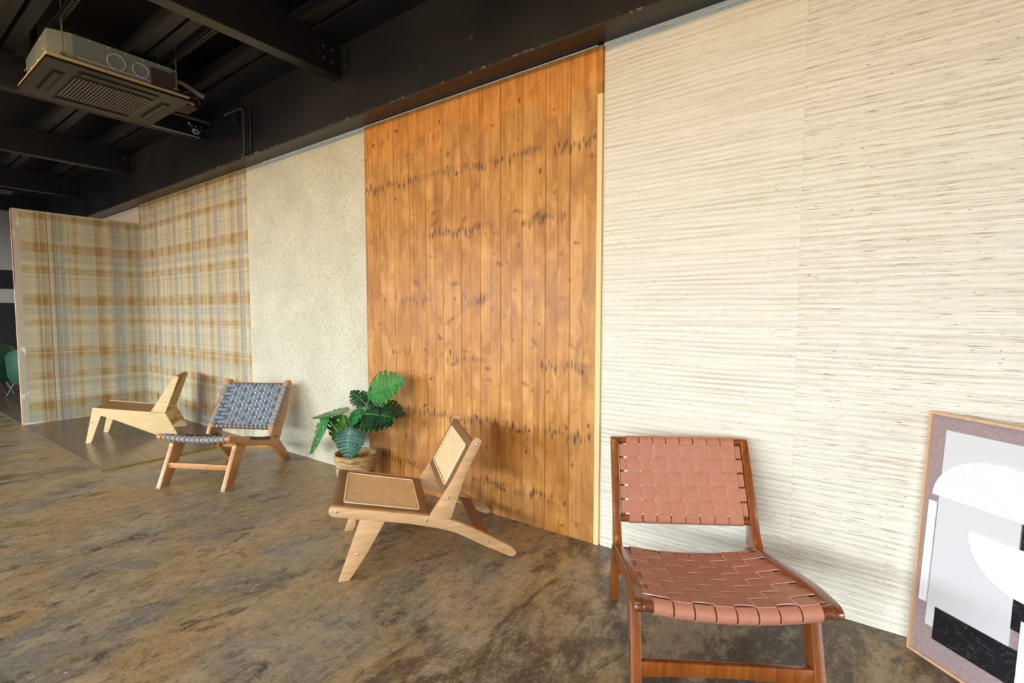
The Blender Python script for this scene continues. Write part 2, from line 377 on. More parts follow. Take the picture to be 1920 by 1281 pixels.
def splat(arr, cx, cz, rx, rz, a, sl=0.0, ext=1.7):
    i0 = max(0, int((cx - rx * ext - X0) / dx)); i1 = min(nx, int((cx + rx * ext - X0) / dx) + 1)
    j0 = max(0, int((cz - rz * ext) / dz)); j1 = min(nz, int((cz + rz * ext) / dz) + 1)
    for j in range(j0, j1 + 1):
        for i in range(i0, i1 + 1):
            px = X0 + i * dx - cx; pz = j * dz - cz - sl * px
            q = (px / rx) ** 2 + (pz / rz) ** 2
            v = a * math.exp(-q * 1.3)
            id_ = j * (nx + 1) + i
            if v > arr[id_]: arr[id_] = v
for (kx, kz, r_, asp, a) in knots:
    splat(kn, kx, kz, r_ * (asp if r_ > .012 else 1), r_ * (1 if r_ > .012 else asp), a, rr.uniform(-.7, .7))
for (kx, kz, rx, rz, a) in marks: splat(mk, kx, kz, rx, rz, a)
for (kx, kz, rx, rz, a) in smudge: splat(mk, kx, kz, rx, rz, a * .75, .06)
for nm, arr in (('knot', kn), ('char', mk)):
    at = me.attributes.new(nm, 'FLOAT', 'POINT'); at.data.foreach_set('value', arr)
m = Mat('stained_timber', 0.38, spec=0.4); x, y, z = m.sep()
bi = m.ma('DIVIDE', m.ma('SUBTRACT', x, X0), BW); idx = m.ma('FLOOR', bi); fr = m.ma('FRACT', bi)
bi2 = m.ma('FRACT', m.ma('DIVIDE', bi, 2.0)); rnd = m.white(m.ma('FLOOR', m.ma('DIVIDE', bi, 2.0))); rnd1 = m.white(m.ma('ADD', idx, 40))
zo = m.ma('ADD', z, m.ma('MULTIPLY', rnd1, 9))
g1 = m.noise(m.comb(m.ma('MULTIPLY', x, 26), m.ma('MULTIPLY', rnd1, 30), m.ma('MULTIPLY', zo, 1.6)), 1.0, 5, .6, 1.2)
g2 = m.noise(m.comb(m.ma('MULTIPLY', x, 170), 0, m.ma('MULTIPLY', zo, 5)), 1.0, 3, .6, .6)
cl = m.noise(m.comb(m.ma('MULTIPLY', x, 5), 2, m.ma('MULTIPLY', zo, 2.4)), 1.0, 5, .65, .8)
tone = m.ma('ADD', m.ma('MULTIPLY', g1, .55), m.ma('MULTIPLY', cl, .45))
c = m.mix(m.rng(tone, .34, .66), srgb(150, 94, 38), srgb(220, 158, 80))
c = m.mix(m.ma('MULTIPLY', m.rng(rnd, .3, 1), .35), c, srgb(184, 118, 54))
c = m.mix(m.rng(rnd1, .55, 1, 0, .35), c, srgb(222, 168, 104))
seam = m.ma('ADD', 2.36, m.ma('MULTIPLY', m.ma('FRACT', m.ma('MULTIPLY', rnd, 7.3)), .16))
top = m.rng(m.ma('SUBTRACT', z, seam), -.012, .012)
ctop = m.mix(m.rng(g1, .36, .64), srgb(198, 122, 46), srgb(224, 150, 70))
c = m.mix(m.ma('MULTIPLY', top, .85), c, ctop)
c = m.mix(m.rng(g2, .52, .72, 0, .35), c, srgb(134, 80, 34))
c = m.mix(m.rng(m.noise(m.comb(m.ma('MULTIPLY', x, 60), 0, m.ma('MULTIPLY', zo, 60)), 1., 3), .66, .74, 0, .4), c, srgb(220, 178, 124))
fg = m.noise(m.comb(m.ma('ADD', m.ma('MULTIPLY', x, 9), m.ma('MULTIPLY', rnd1, 7)), 5, m.ma('MULTIPLY', zo, 5)), 1.0, 4, .55, .9)
c = m.mix(m.rng(fg, .52, .68, 0, .5), c, srgb(140, 84, 36)); c = m.mix(m.rng(fg, .46, .32, 0, .35), c, srgb(232, 178, 108))
rd = m.noise(m.mapp((3, 1, 2.2)), 1.0, 4, .6)
c = m.mix(m.rng(m.ma('MULTIPLY', rd, m.rng(z, 1.6, .2)), .40, .62, 0, .55), c, srgb(136, 82, 44))
c = m.mix(m.rng(m.attr('knot'), .12, .6, 0, .85), c, srgb(98, 50, 24))
ck = m.ma('MULTIPLY', m.attr('char'), m.rng(m.noise(m.comb(m.ma('MULTIPLY', x, 150), 0, m.ma('MULTIPLY', z, 30)), 1., 2), .3, .6, .5, 1.1))
c = m.mix(m.rng(ck, .12, .8, 0, .88), c, srgb(62, 44, 36))
j1 = m.ma('MINIMUM', fr, m.ma('SUBTRACT', 1.0, fr)); j2 = m.ma('MINIMUM', bi2, m.ma('SUBTRACT', 1.0, bi2))
c = m.mix(m.rng(j1, .030, .0, 0, .22), c, srgb(92, 52, 22)); c = m.mix(m.rng(j2, .018, .003, 0, .42), c, srgb(78, 42, 18))
m.col(c); m.put(m.b.inputs['Roughness'], m.rng(g1, .3, .7, .3, .48))
m.bump(m.ma('ADD', m.ma('MULTIPLY', m.rng(j2, .0, .03), 1.2), m.ma('ADD', m.ma('MULTIPLY', m.rng(j1, .0, .04), .6), m.ma('MULTIPLY', g2, .15))), .5, .004)
timber = m.m
bm = bmesh.new(); bm.from_mesh(me)
e = [e for e in bm.edges if e.is_boundary]
r_ = bmesh.ops.extrude_edge_only(bm, edges=e)
for v in [v for v in r_['geom'] if isinstance(v, bmesh.types.BMVert)]: v.co.y = 0.02
obj('timber_cladding', bm, timber, WALL)
obj('edge_strip', B(-1.165, -1.137, -0.016, 0.02, 0, 2.43), Mat('bare_pine', .6, srgb(236, 206, 150)).m, WALL)
obj('edge_strip', B(-1.165, -1.137, -0.016, 0.02, 2.43, 2.675), timber, WALL)
# filler line between wall covering and girder, ragged
def ragged(x0, x1, y0, y1, z, mat, name, seed, h=.008, par=None):
    rr_ = random.Random(seed); lo = []; hi = []; n = int((x1 - x0) / .03)
    for k in range(n + 1):
        xx_ = x0 + (x1 - x0) * k / n; lo.append((xx_, z - h * rr_.uniform(.2, 1.0))); hi.append((xx_, z + .004))
    return obj(name, PR(lo + hi[::-1], y0, y1), mat, par)
ragged(-1.135, 2.0, -.008, 0, 2.683, MT['caulk'], 'filler_line', 2, .016, WALL)
ragged(-4.6, -3.1, -.004, 0, 2.681, MT['caulk'], 'filler_line', 4, .010, WALL)
ragged(-3.09, -1.165, -.017, -.013, 2.677, MT['caulk'], 'filler_line', 8, .003, WALL)
ragged(-7.69, -4.6, -.004, 0, 2.681, Mat('yellow_tape', .6, srgb(206, 168, 62)).m, 'filler_line', 5, .007, WALL)
bm = bmesh.new(); box(bm, -1.13, 2.0, -.004, 0, .0, .012); box(bm, -4.9, -3.1, -.003, 0, 0, .008)
obj('base_filler', bm, MT['caulk'], WALL)
# plain painted wall beyond the partition
obj('painted_strip', B(-13.0, -7.78, 0.01, 0.03, 0, 2.68), Mat('pink_beige_paint', .7, srgb(222, 196, 170)).m, WALL)

# ------------------------------------------------------------------ setting: partition (face at x = -7.69)
PX = -7.69
P = struct(obj('wall_left', B(PX - .09, PX - .008, -1.193, 0.0, 0, 2.44), MT['white']))
obj('tartan_wallpaper', B(PX - .008, PX, -1.14, 0.0, 0.006, 2.444), plaid('y', 5.3), P)
mp = Mat('grey_filler', .7); mp.col(mp.mix(mp.rng(mp.noise(mp.mapp((1, 9, 5)), 1, 3), .6, .66), srgb(188, 180, 158), srgb(235, 232, 222)))
obj('edge_plaster', B(PX - .008, PX + .001, -1.193, -1.14, 0.0, 2.444), mp.m, P)
bm = bmesh.new(); box(bm, PX - .035, PX - .008, -1.199, -1.193, 0, 2.442); obj('ply_edge', bm, MT['orange'], P)
bm = bmesh.new(); box(bm, PX - .02, PX - .002, -1.2005, -1.199, 1.6, 2.44); obj('red_edge', bm, Mat('red_edge', .6, srgb(190, 104, 76)).m, P)
bm = bmesh.new(); prism(bm, [(-1.19, 0.0), (-1.19, .03), (-1.05, .018), (-.98, .006), (-.98, 0.0)], PX, PX + .003, axes='yz'); obj('base_filler', bm, MT['white'], P)
obj('panel_seam', B(PX, PX + .0015, -.915, -.908, .02, 2.44), Mat('seam_tan', .7, srgb(150, 116, 62)).m, P)

# far wall of the room, painted in bands
m = Mat('banded_far_wall', .7); x, y, z = m.sep()
k = m.ma('ADD', m.rng(z, 2.09, 2.1), m.ma('MULTIPLY', m.rng(z, 1.47, 1.48), m.rng(z, 1.74, 1.73)))
k = m.ma('MAXIMUM', k, 0)
m.col(m.mix(k, srgb(26, 24, 28), srgb(186, 180, 176)))
struct(obj('wall_far', B(-13.4, -13.2, -6, 0.03, 0, 3.6), m.m))
struct(obj('ceiling', B(-14, 5, -6.2, 0.2, 3.6, 3.75), MT['deck']))
# window wall behind the camera and end wall, both out of view; openings shaped to grade the daylight
GREY = Mat('grey_wall', .8, srgb(150, 146, 140)).m
bm = bmesh.new()
for a, b in ((-14, -12.2), (-4.2, -3.9), (3.2, 5)): box(bm, a, b, -6.2, -6, 0, 3.6)
for a, b in ((-12.2, -4.2), (-3.9, 3.2)): box(bm, a, b, -6.2, -6, 1.98, 3.6); box(bm, a, b, -6.2, -6, 0, .1)
struct(obj('wall_front', bm, GREY))
bm = bmesh.new(); box(bm, 5, 5.2, -6, 0.03, 1.75, 3.6); box(bm, 5, 5.2, -1.3, 0.03, 0, 1.75); box(bm, 5, 5.2, -6, -5.7, 0, 1.75)
struct(obj('wall_right', bm, GREY))

# ------------------------------------------------------------------ laminate sample floor
m = Mat('brown_laminate', 0.22, spec=0.6); x, y, z = m.sep()
g = m.noise(m.mapp((2.2, 26, 1), rot=(0, 0, 0)), 1.0, 5, .65, .4)
c = m.mix(m.rng(g, .3, .7), srgb(84, 68, 58), srgb(118, 96, 80))
c = m.mix(m.rng(m.noise(m.co, 1.7, 3), .4, .65, 0, .4), c, srgb(100, 78, 62))
fy = m.ma('FRACT', m.ma('DIVIDE', y, .195)); c = m.mix(m.rng(m.ma('MINIMUM', fy, m.ma('SUBTRACT', 1., fy)), .012, 0, 0, .6), c, srgb(56, 46, 40))
m.col(c); m.bump(g, .06, .003); m.put(m.b.inputs['Roughness'], m.rng(g, .3, .7, .2, .34))
mat_ = thing('laminate_flooring', 'raised brown laminate flooring sample with thin metal edging in front of tartan wallpaper', 'flooring', (-6.3, -.6, 0))
def at_root(bm, root): bmesh.ops.translate(bm, vec=-Vector(root.location), verts=bm.verts[:]); return bm
MH = .010
obj('board_panel', at_root(B(-7.688, -4.96, -1.186, -.004, 0.0, MH), mat_), m.m, mat_)
obj('front_edging', at_root(B(-13.19, -4.954, -1.194, -1.186, 0.0, MH), mat_), MT['alu'], mat_)
obj('side_edging', at_root(B(-4.962, -4.944, -1.194, -.004, 0.0, MH), mat_), MT['gold'], mat_)
o = obj('board_panel', at_root(B(-13.19, -7.785, -1.186, -.004, 0.0, MH), mat_), m.m, mat_)

# ------------------------------------------------------------------ ceiling steelwork
g = thing('steel_girder', 'long black painted steel girder running above the wall coverings', 'girder', (-5, -.1, 2.68))
bm = B(-13.19, 4.99, -.085, -.072, 2.695, 3.29); obj('web', at_root(bm, g), MT['girder'], g)
obj('bottom_flange', at_root(B(-13.19, 4.99, -.162, .028, 2.685, 2.699, bev=.002), g), MT['flange'], g)
obj('top_flange', at_root(B(-13.19, 4.99, -.32, .028, 3.29, 3.31), g), MT['black'], g)
bm = bmesh.new(); rr = random.Random(3)
for k in range(60):
    xx_ = rr.uniform(-5.5, 0.2); L_ = rr.uniform(.006, .05) * rr.random()
    box(bm, xx_, xx_ + L_, -.1635, -.161, 2.6855 + rr.uniform(0, .006), 2.697 + rr.uniform(0, .003))
obj('chipped_paint', at_root(bm, g), Mat('pale_chips', .7, srgb(112, 104, 92)).m, g)['kind'] = 'stuff'
BEAMS = ((-3.30, 'nearest black cross beam, bolted to the girder above the timber cladding'),
         (-5.56, 'black cross beam half hidden behind the ceiling air conditioner'),
         (-7.66, 'second farthest black cross beam, above the far corner of the tartan wallpaper'),
         (-9.85, 'black cross beam past the partition, directly in front of the farthest one'),
         (-12.1, 'farthest black cross beam against the pale end wall'))
for bi_, (bx_, lab) in enumerate(BEAMS):
    t = thing('cross_beam', lab, 'beam', (bx_, -.09, 3.05), 0, 'black cross beams under the ceiling')
    obj('web', B(-.006, .006, -5.99, .003, .01, .27), MT['black'], t)
    obj('bottom_flange', B(-.05, .05, -5.99, .003, 0, .012, bev=.002), MT['flange'] if bi_ == 0 else MT['purlin'], t)
    obj('side_plate', B(.006, .046, -5.99, .003, .012, .262), MT['black'], t)
    obj('top_flange', B(-.05, .05, -5.99, .003, .262, .272, bev=.002), MT['black'], t)
    obj('end_plate', B(.046, .056, -.19, .003, .03, .21, bev=.002), MT['black'], t)
    bm = bmesh.new(); box(bm, .056, .15, -.006, .003, .03, .21, bev=.002); obj('angle_bracket', bm, MT['black'], t)
    for (yy, zz_) in ((-.150, .17), (-.150, .085), (-.075, .165), (-.075, .08)):
        bm = bmesh.new(); disc(bm, (.055, yy, zz_), (1, 0, 0), .015, .014, 6); obj('bolt', bm, MT['purlin'], t)
    for zz_ in (.16, .08):
        bm = bmesh.new(); disc(bm, (.11, -.006, zz_), (0, -1, 0), .015, .014, 6); obj('bolt', bm, MT['purlin'], t)
    if bi_ > 1:
        bm = bmesh.new(); rr = random.Random(bi_)
        for k in range(5): disc(bm, (.03 + rr.uniform(-.02, .02), -.16 + rr.uniform(-.03, .03), .272), (0, 0, 1), rr.uniform(.015, .03), .03, 8)
        tube(bm, [(.05, -.16, .29), (.2, -.155, .30), (.34, -.15, .30)], .010, 6)
        obj('yellow_foam', bm, Mat('yellow_foam', .7, srgb(214, 168, 60)).m, t)
    if bi_ == 1:
        obj('paint_streak', B(.047, .053, -.62, -.06, -.004, .010), Mat('paint_edge', .6, srgb(168, 164, 152)).m, t)
        bm = bmesh.new(); rr = random.Random(9)
        for k in range(22): disc(bm, (.056, -.04 - abs(rr.gauss(.06, .06)), max(.035, rr.gauss(.07, .05))), (1, 0, 0), rr.uniform(.004, .014), .002, 8)
        obj('paint_spots', bm, MT['galv_line'], t)['kind'] = 'stuff'
# double purlins and perforated rails along the ceiling
for yy, lab in ((-1.56, 'double dark steel purlin above the left edge of the air conditioner'), (-.86, 'double dark steel purlin passing over the middle of the air conditioner'), (-.30, 'double dark steel purlin closest to the girder'),
                (-2.3, 'double dark steel purlin nearest the camera side')):
    t = thing('ceiling_purlin', lab, 'purlin', (-4, yy, 3.33), 0, 'dark double purlins under the ceiling')
    for s in (-1, 1):
        obj('channel', B(-9, 8, s * .055 - .04, s * .055 + .04, 0.01 if s > 0 else 0, .10), MT['purlin'], t)
for yy, x0, x1, lab in ((-1.36, -5.6, -2.2, 'perforated grey hanging rail holding the front of the air conditioner'), (-.655, -5.6, -2.0, 'perforated grey hanging rail holding the rear of the air conditioner'), (-.36, -5.2, -3.4, 'short perforated rail beside the girder behind the air conditioner')):
    t = thing('perforated_rail', lab, 'rail', ((x0 + x1) / 2, yy, 3.37)); bm = bmesh.new(); hw = (x1 - x0) / 2
    box(bm, -hw, hw, -.021, -.010, 0, .004); box(bm, -hw, hw, .010, .021, 0, .004)
    box(bm, -hw, hw, -.021, -.018, 0, .04); box(bm, -hw, hw, .018, .021, 0, .04)
    q = -hw
    while q < hw: box(bm, q, q + .022, -.012, .012, 0, .004); q += .05
    obj('slotted_channel', bm, MT['rail_perf'], t)
    [obj('hanger', B(q_, q_ + .03, -.02, .02, .04, .228), MT['black'], t) for q_ in (-hw + .1, 0, hw - .1)]
t = thing('girder_brace', 'thin bent dark pipe fixed to the girder beside the air conditioner', 'pipe', (-4.65, -.12, 2.72))
bm = T([(-.35, -.02, .44), (-.30, -.02, .445), (-.02, -.012, .43), (0, -.012, .41), (0, -.012, .20), (0, -.012, 0)], .011, 8); obj('rod', bm, MT['rail_perf'], t, 40)
bm = T([(.05, .02, .43), (.055, .02, .2), (.05, .02, .05)], .006, 6); obj('cable', bm, MT['purlin'], t, 40)
obj('foot_plate', B(-.03, .03, -.03, .03, -.02, .02, bev=.004), MT['purlin'], t)
obj('clip', B(-.20, -.16, -.01, .03, .34, .43, bev=.003), MT['purlin'], t)
for (x_, y_, lab) in ((-3.7, -.75, 'thin wire hanging from the ceiling between air conditioner and nearest beam'), (-3.95, -.35, 'thin wire hanging close to the girder')):
    w_ = obj('hanging_wire', T([(0, 0, 0), (0.004, 0, -.2), (0, 0, -.34)], .0018, 5), MT['rail_perf']); w_.location = (x_, y_, 3.6); tag(w_, lab, 'wire')

# ------------------------------------------------------------------ air conditioner
A = thing('ceiling_air_conditioner', 'square cassette air conditioner with galvanised casing and dark louvred panel hung from the ceiling', 'air conditioner', (-5.085, -1.02, 3.05))
bm = bmesh.new(); ch = .11; X_, Y_ = .385, .395
pts = [(-X_, -Y_), (X_ - ch * .5, -Y_ - .02), (X_ + .0, -Y_ + ch), (X_, Y_ - .05), (X_ - .05, Y_), (-X_, Y_)]
prism(bm, pts, .035, .245, axes='xy'); obj('casing', bm, MT['galv'], A)
bm = bmesh.new()
for zz_ in (.055, .085): box(bm, X_, X_ + .004, -Y_ + ch + .02, Y_ - .14, zz_, zz_ + .005)
obj('casing_ridge', bm, MT['galv_line'], A)
for (yy, r_) in ((-.03, .058), (.125, .052)):
    bm = bmesh.new(); ring = [(X_ + .002, yy + r_ * math.cos(a * math.pi / 12), .145 + r_ * math.sin(a * math.pi / 12)) for a in range(25)]
    tube(bm, ring, .0035, 5, cap=False); obj('knockout_ring', bm, MT['galv_line'], A)
bm = bmesh.new(); rr = random.Random(5)
for k in range(7): disc(bm, (X_, -.3 + k * .11, .232), (1, 0, 0), .006, .004, 8)
for k in range(9): disc(bm, (rr.uniform(-.36, .3), -Y_ - .004 - .012, rr.choice((.225, .14, .10))), (0, -1, 0), .006, .004, 8)
obj('rivets', bm, MT['galv_line'], A)['kind'] = 'stuff'
obj('control_cover', B(X_, X_ + .012, .19, .375, .055, .20, bev=.003), Mat('brown_cover', .5, (.075, .06, .05)).m, A)
obj('foam_seal', B(-.42, .443, -.443, .443, .018, .040), MT['foam'], A)
# front panel: frame with louvre slots
bm = bmesh.new(); E = .45
prism(bm, [(-E, -E), (E, -E), (E, E), (-E, E)], -.004, .018, axes='xy', bev=.004); obj('front_panel', bm, MT['ac_panel'], A)
bm = bmesh.new(); G = .25
box(bm, -G, G, -G, G, -.008, -.003); obj('grille_recess', bm, MT['ac_dark'], A)
gr = bmesh.new(); q = -G + .005
while q < G: box(gr, -G, G, q, q + .010, -.015, -.006); q += .022
obj('intake_grille', gr, MT['ac_slat'], A)['kind'] = 'stuff'
for a_ in range(4):
    bm = bmesh.new(); box(bm, -.25, .25, -.375, -.305, -.0075, -.003)
    sl = bmesh.new(); box(sl, -.23, .23, -.362, -.322, -.014, -.008, bev=.002)
    M4 = Matrix.Rotation(a_ * math.pi / 2, 4, 'Z')
    bmesh.ops.transform(bm, matrix=M4, verts=bm.verts[:]); bmesh.ops.transform(sl, matrix=M4, verts=sl.verts[:])
    slot = obj('air_slot', bm, MT['ac_dark'], A); obj('louvre', sl, MT['ac_panel'], slot)
for (x_, y_) in ((.405, -.345), (.405, .365), (-.405, .365), (-.405, -.345)):
    r0 = obj('hanger_rod', T([(x_, y_, .08), (x_, y_, .55)], .005, 8), MT['rod'], A)
    bm = B(x_ - .03, x_ + .012, y_ - .018, y_ + .018, .075, .083); disc(bm, (x_, y_, .083), (0, 0, 1), .013, .012, 6)
    obj('bracket', bm, MT['galv'], r0)
bm = bmesh.new()
tube(bm, [(.28, .40, .20), (.285, .46, .195), (.285, .55, .16), (.285, .62, .14)], .020, 10); obj('insulated_pipe', bm, Mat('pipe_wrap', .7, srgb(176, 160, 140)).m, A, 40)
bm = bmesh.new()
tube(bm, [(.40, .40, .06), (.42, .46, .10), (.38, .53, .09), (.34, .50, .04), (.30, .44, .05)], .007, 6)
tube(bm, [(.38, .42, .05), (.40, .52, .07), (.36, .56, .03)], .006, 6); obj('cable', bm, MT['rail_perf'], A, 40)
obj('pump_box', B(.12, .34, .42, .56, .0, .10, bev=.012), MT['black'], A)
obj('valve', T([(.36, .47, .03), (.36, .51, .02)], .014, 10), Mat('orange_cap', .5, srgb(190, 110, 20)).m, A)
bm = bmesh.new(); tube(bm, [(-.12, .42, .065), (-.10, .60, .065), (-.09, .82, .058)], .014, 10); obj('drain_pipe', bm, MT['rail_perf'], A, 40)

# ------------------------------------------------------------------ strap weaving
def weave_offsets(n, over, h):
    return [h if over(k) else -h for k in range(n)]
def interp(vals, cen, q):
    """plateau-shaped weave height at position q for crossings at cen"""
    if q <= cen[0]: return vals[0]
    if q >= cen[-1]: return vals[-1]
    for k in range(len(cen) - 1):
        if cen[k] <= q <= cen[k + 1]:
            t_ = (q - cen[k]) / (cen[k + 1] - cen[k]); t_ = min(1, max(0, (t_ - .3) / .4)); t_ = t_ * t_ * (3 - 2 * t_)
            return vals[k] * (1 - t_) + vals[k + 1] * t_
def strap_obj(bm, mat, parent, edge):
    if edge:
        bm.faces.ensure_lookup_table()
        for k_, f_ in enumerate(bm.faces):
            if k_ < len(bm.faces) - 2 and k_ % 4 in (1, 3): f_.material_index = 1
        return obj('strap', bm, mat, parent, 50, mats=[mat, edge])
    return obj('strap', bm, mat, parent, 50)
def woven(parent, S, ulen, vhalf, ucen, vcen, uw, vw, over, h, t, mat, uwrap, vwrap, vext, edge=None, mat2=None):
    """S(u, v) -> point.  long straps run along u (centred on vcen, width vw), cross straps along v (centred on ucen, width uw).
    uwrap(end, v) / vwrap(side, u): extra (point, normal) pairs continuing a strap around its bar."""
    def N(u, v):
        e_ = 1e-3; n_ = (S(u + e_, v) - S(u - e_, v)).cross(S(u, v + e_) - S(u, v - e_)); return n_.normalized()
    for i, vc in enumerate(vcen):
        vals = [h if over(i, j) else -h for j in range(len(ucen))]; Ps, Ns, Ws = [], [], []
        wv = (S(ulen / 2, vc + vw / 2) - S(ulen / 2, vc - vw / 2)) / 2
        a = uwrap(0, vc) if uwrap else []
        for P_, N_ in a[::-1]: Ps.append(P_); Ns.append(N_); Ws.append(wv)
        K = len(ucen) * 6
        for k in range(K + 1):
            u = ulen * k / K; n_ = N(u, vc); Ps.append(S(u, vc) + n_ * interp(vals, ucen, u)); Ns.append(n_); Ws.append(wv)
        b = uwrap(1, vc) if uwrap else []
        for P_, N_ in b: Ps.append(P_); Ns.append(N_); Ws.append(wv)
        strap_obj(ribbon(Ps, Ns, Ws, t), mat2 or mat, parent, edge)
    for j, uc in enumerate(ucen):
        vals = [-h if over(i, j) else h for i in range(len(vcen))]; Ps, Ns, Ws = [], [], []
        a = vwrap(-1, uc) if vwrap else []
        for P_, N_ in a[::-1]: Ps.append(P_); Ns.append(N_); Ws.append((S(uc + uw / 2, -vext) - S(uc - uw / 2, -vext)) / 2)
        K = len(vcen) * 6
        for k in range(K + 1):
            v = -vext + 2 * vext * k / K; n_ = N(uc, v); Ps.append(S(uc, v) + n_ * interp(vals, vcen, v)); Ns.append(n_)
            Ws.append((S(uc + uw / 2, v) - S(uc - uw / 2, v)) / 2)
        b = vwrap(1, uc) if vwrap else []
        for P_, N_ in b: Ps.append(P_); Ns.append(N_); Ws.append((S(uc + uw / 2, vext) - S(uc - uw / 2, vext)) / 2)
        strap_obj(ribbon(Ps, Ns, Ws, t), mat, parent, edge)
def arc(c, r, a0, a1, axis_y, n=8, plane='xz'):
    """points and normals around a bar lying along the other axis"""
    out = []
    for k in range(n + 1):
        a = R(a0 + (a1 - a0) * k / n); d = Vector((math.cos(a), 0, math.sin(a))) if plane == 'xz' else Vector((0, math.cos(a), math.sin(a)))
        p = Vector(c) + d * r; out.append((p, d))
    return out

# ------------------------------------------------------------------ brown leather strap chair
LE = Mat('tan_leather', 0.42, spec=0.5); nn = LE.noise(LE.co, 45, 4, .6)
LE.col(LE.mix(LE.rng(nn, .3, .7), srgb(168, 108, 84), srgb(180, 118, 92))); LE.bump(LE.noise(LE.co, 420, 3), .12, .001); LEm = LE.m; EDGE = Mat('raw_strap_edge', .6, srgb(226, 178, 164)).m
d_ = Vector((math.cos(R(121.4)), math.sin(R(121.4)), 0)); r_ = Vector((.8660254, .5, 0))
Wb = .605; A0 = Vector((-.872, -.42, 0)) - Vector((-.5, .8660254, 0)) * .625; root = A0 + r_ * (Wb / 2)
BC = thing('strap_lounge_chair', 'lounge chair of woven brown leather straps on dark lacquered wood, beside the abstract picture', 'chair', root, math.atan2(d_.y, d_.x))
hw = Wb / 2; th = .034
rail = round_poly([(-.047, .372), (-.03, .388), (.08, .388), (.22, .366), (.36, .338), (.48, .318), (.545, .298), (.575, .262), (.54, .235), (.50, .262), (.42, .284), (.28, .306), (.12, .328), (-.02, .343), (-.047, .352)],
                  [.015, .015, .05, .05, .05, .03, .03, .01, .02, .03, .03, .03, .03, .015, .012], 4)
rleg = round_poly([(.50, .312), (.555, .296), (.600, .245), (.628, .15), (.648, 0), (.603, 0), (.588, .13), (.562, .205), (.525, .250), (.49, .265)], [0, .03, .04, .04, 0, 0, .04, .04, .03, 0], 4)
post = round_poly([(.455, .300), (.495, .335), (.530, .41), (.545, .450), (.662, .722), (.694, .722), (.700, .700), (.590, .440), (.577, .38), (.575, .29), (.50, .285)], [0, .03, .05, .05, .012, .012, .01, .05, .05, 0, 0], 4)
fleg = [(.075, .335), (.150, .322), (.045, 0), (0, 0)]
for s in (1, -1):
    y0, y1 = (hw - th, hw) if s > 0 else (-hw, -hw + th)
    obj('side_rail', PR(rail, y0, y1, bev=.005), MT['brown_rail'], BC, 35)
    obj('leg', PR(rleg, y0, y1, bev=.004), MT['brown_wood'], BC, 35)
    obj('back_post', PR(post, y0 + (.002 if s > 0 else 0), y1 - (0 if s > 0 else .002), bev=.004), MT['brown_wood'], BC, 35)
    a, b = (y0 - .004, y1 - .004) if s > 0 else (y0 + .004, y1 + .004)
    obj('leg', PR(fleg, a, b, bev=.003), MT['brown_wood'], BC, 35)
# arched front stretcher
xs = [-hw + .03 + (2 * hw - .06) * k / 12 for k in range(13)]
bm = bmesh.new(); cu = lambda y_: -.012 * (1 - (y_ / hw) ** 2)
prism(bm, [(y_, .134) for y_ in xs] + [(y_, .078 - cu(y_)) for y_ in xs[::-1]], .034, .056, axes='yz', bev=.003); obj('stretcher', bm, MT['brown_wood'], BC, 35)
obj('stretcher', B(.585, .605, -hw + .03, hw - .03, .13, .17, bev=.003), MT['brown_wood'], BC, 35)
sag = lambda y_: -.026 * (1 - (y_ / (hw - th)) ** 2)
bar = lambda cx, cz, rr_, sg=1.0: T([(cx, y_, cz + sag(y_) * sg) for y_ in [(-hw + th - .01) + (2 * hw - 2 * th + .02) * k / 14 for k in range(15)]], rr_, 14)
seat = obj('seat', bar(-.022, .366, .021), MT['brown_rail'], BC, 50)
obj('rear_bar', bar(.475, .292, .016, .9), MT['brown_rail'], seat, 50)
def Sseat(u, v):
    x_ = -.022 + u; f_ = u / .497
    return Vector((x_, v, .3905 - .0795 * f_ - .012 * math.sin(math.pi * min(1, max(0, f_))) + sag(v) * (1 - .1 * f_)))
vc = [(-3.5 + k) * .0615 for k in range(8)]; uc = [.045 + k * .0575 for k in range(8)]
def uw_(e_, v):
    if e_ == 0: return [(p + Vector((0, v, 0)), n_) for p, n_ in arc((-.022, 0, .366 + sag(v)), .0245, 90, 265, 0)]
    return [(p + Vector((0, v, 0)), n_) for p, n_ in arc((.475, 0, .292 + sag(v) * .9), .0195, 85, -80, 0)]
woven(seat, Sseat, .497, hw - th, uc, vc, .050, .0555, lambda i, j: (i + j) % 2 == 0, .0028, .0028, LEm, uw_, None, hw - th + .002, EDGE)
# back panel: frame bars between the posts and leather straps
tb = (.682, .705); bb = (.552, .398)
bt = Vector((tb[0] - bb[0], 0, tb[1] - bb[1])); BL = bt.length; bd = bt.normalized(); bn = Vector((-bd.z, 0, bd.x))
back = obj('backrest', T([(tb[0], y_, tb[1] - .012 * (1 - (y_ / hw) ** 2) * 0) for y_ in (-hw + th - .005, 0, hw - th + .005)], .016, 14), MT['brown_wood'], BC, 50)
obj('lower_bar', T([(bb[0], -hw + th - .005, bb[1]), (bb[0], hw - th + .005, bb[1])], .016, 14), MT['brown_wood'], back, 50)
for s in (-1, 1):
    obj('side_bar', T([(bb[0], s * (hw - th - .012), bb[1]), (tb[0], s * (hw - th - .012), tb[1])], .010, 12), MT['brown_wood'], back, 50)
inset = lambda v: .026 * (1 - (v / (hw - th)) ** 2)
def Sback(u, v):
    f_ = min(1, max(0, u / BL))
    return Vector((bb[0], v, bb[1])) + bd * u + bn * (.0185 - math.sin(math.pi * f_) * inset(v) * .55)
vc = [(-3.5 + k) * .0600 - .004 for k in range(8)]; uc2 = [.047 + k * .0595 for k in range(5)]
pa = math.degrees(math.atan2(bn.z, bn.x))
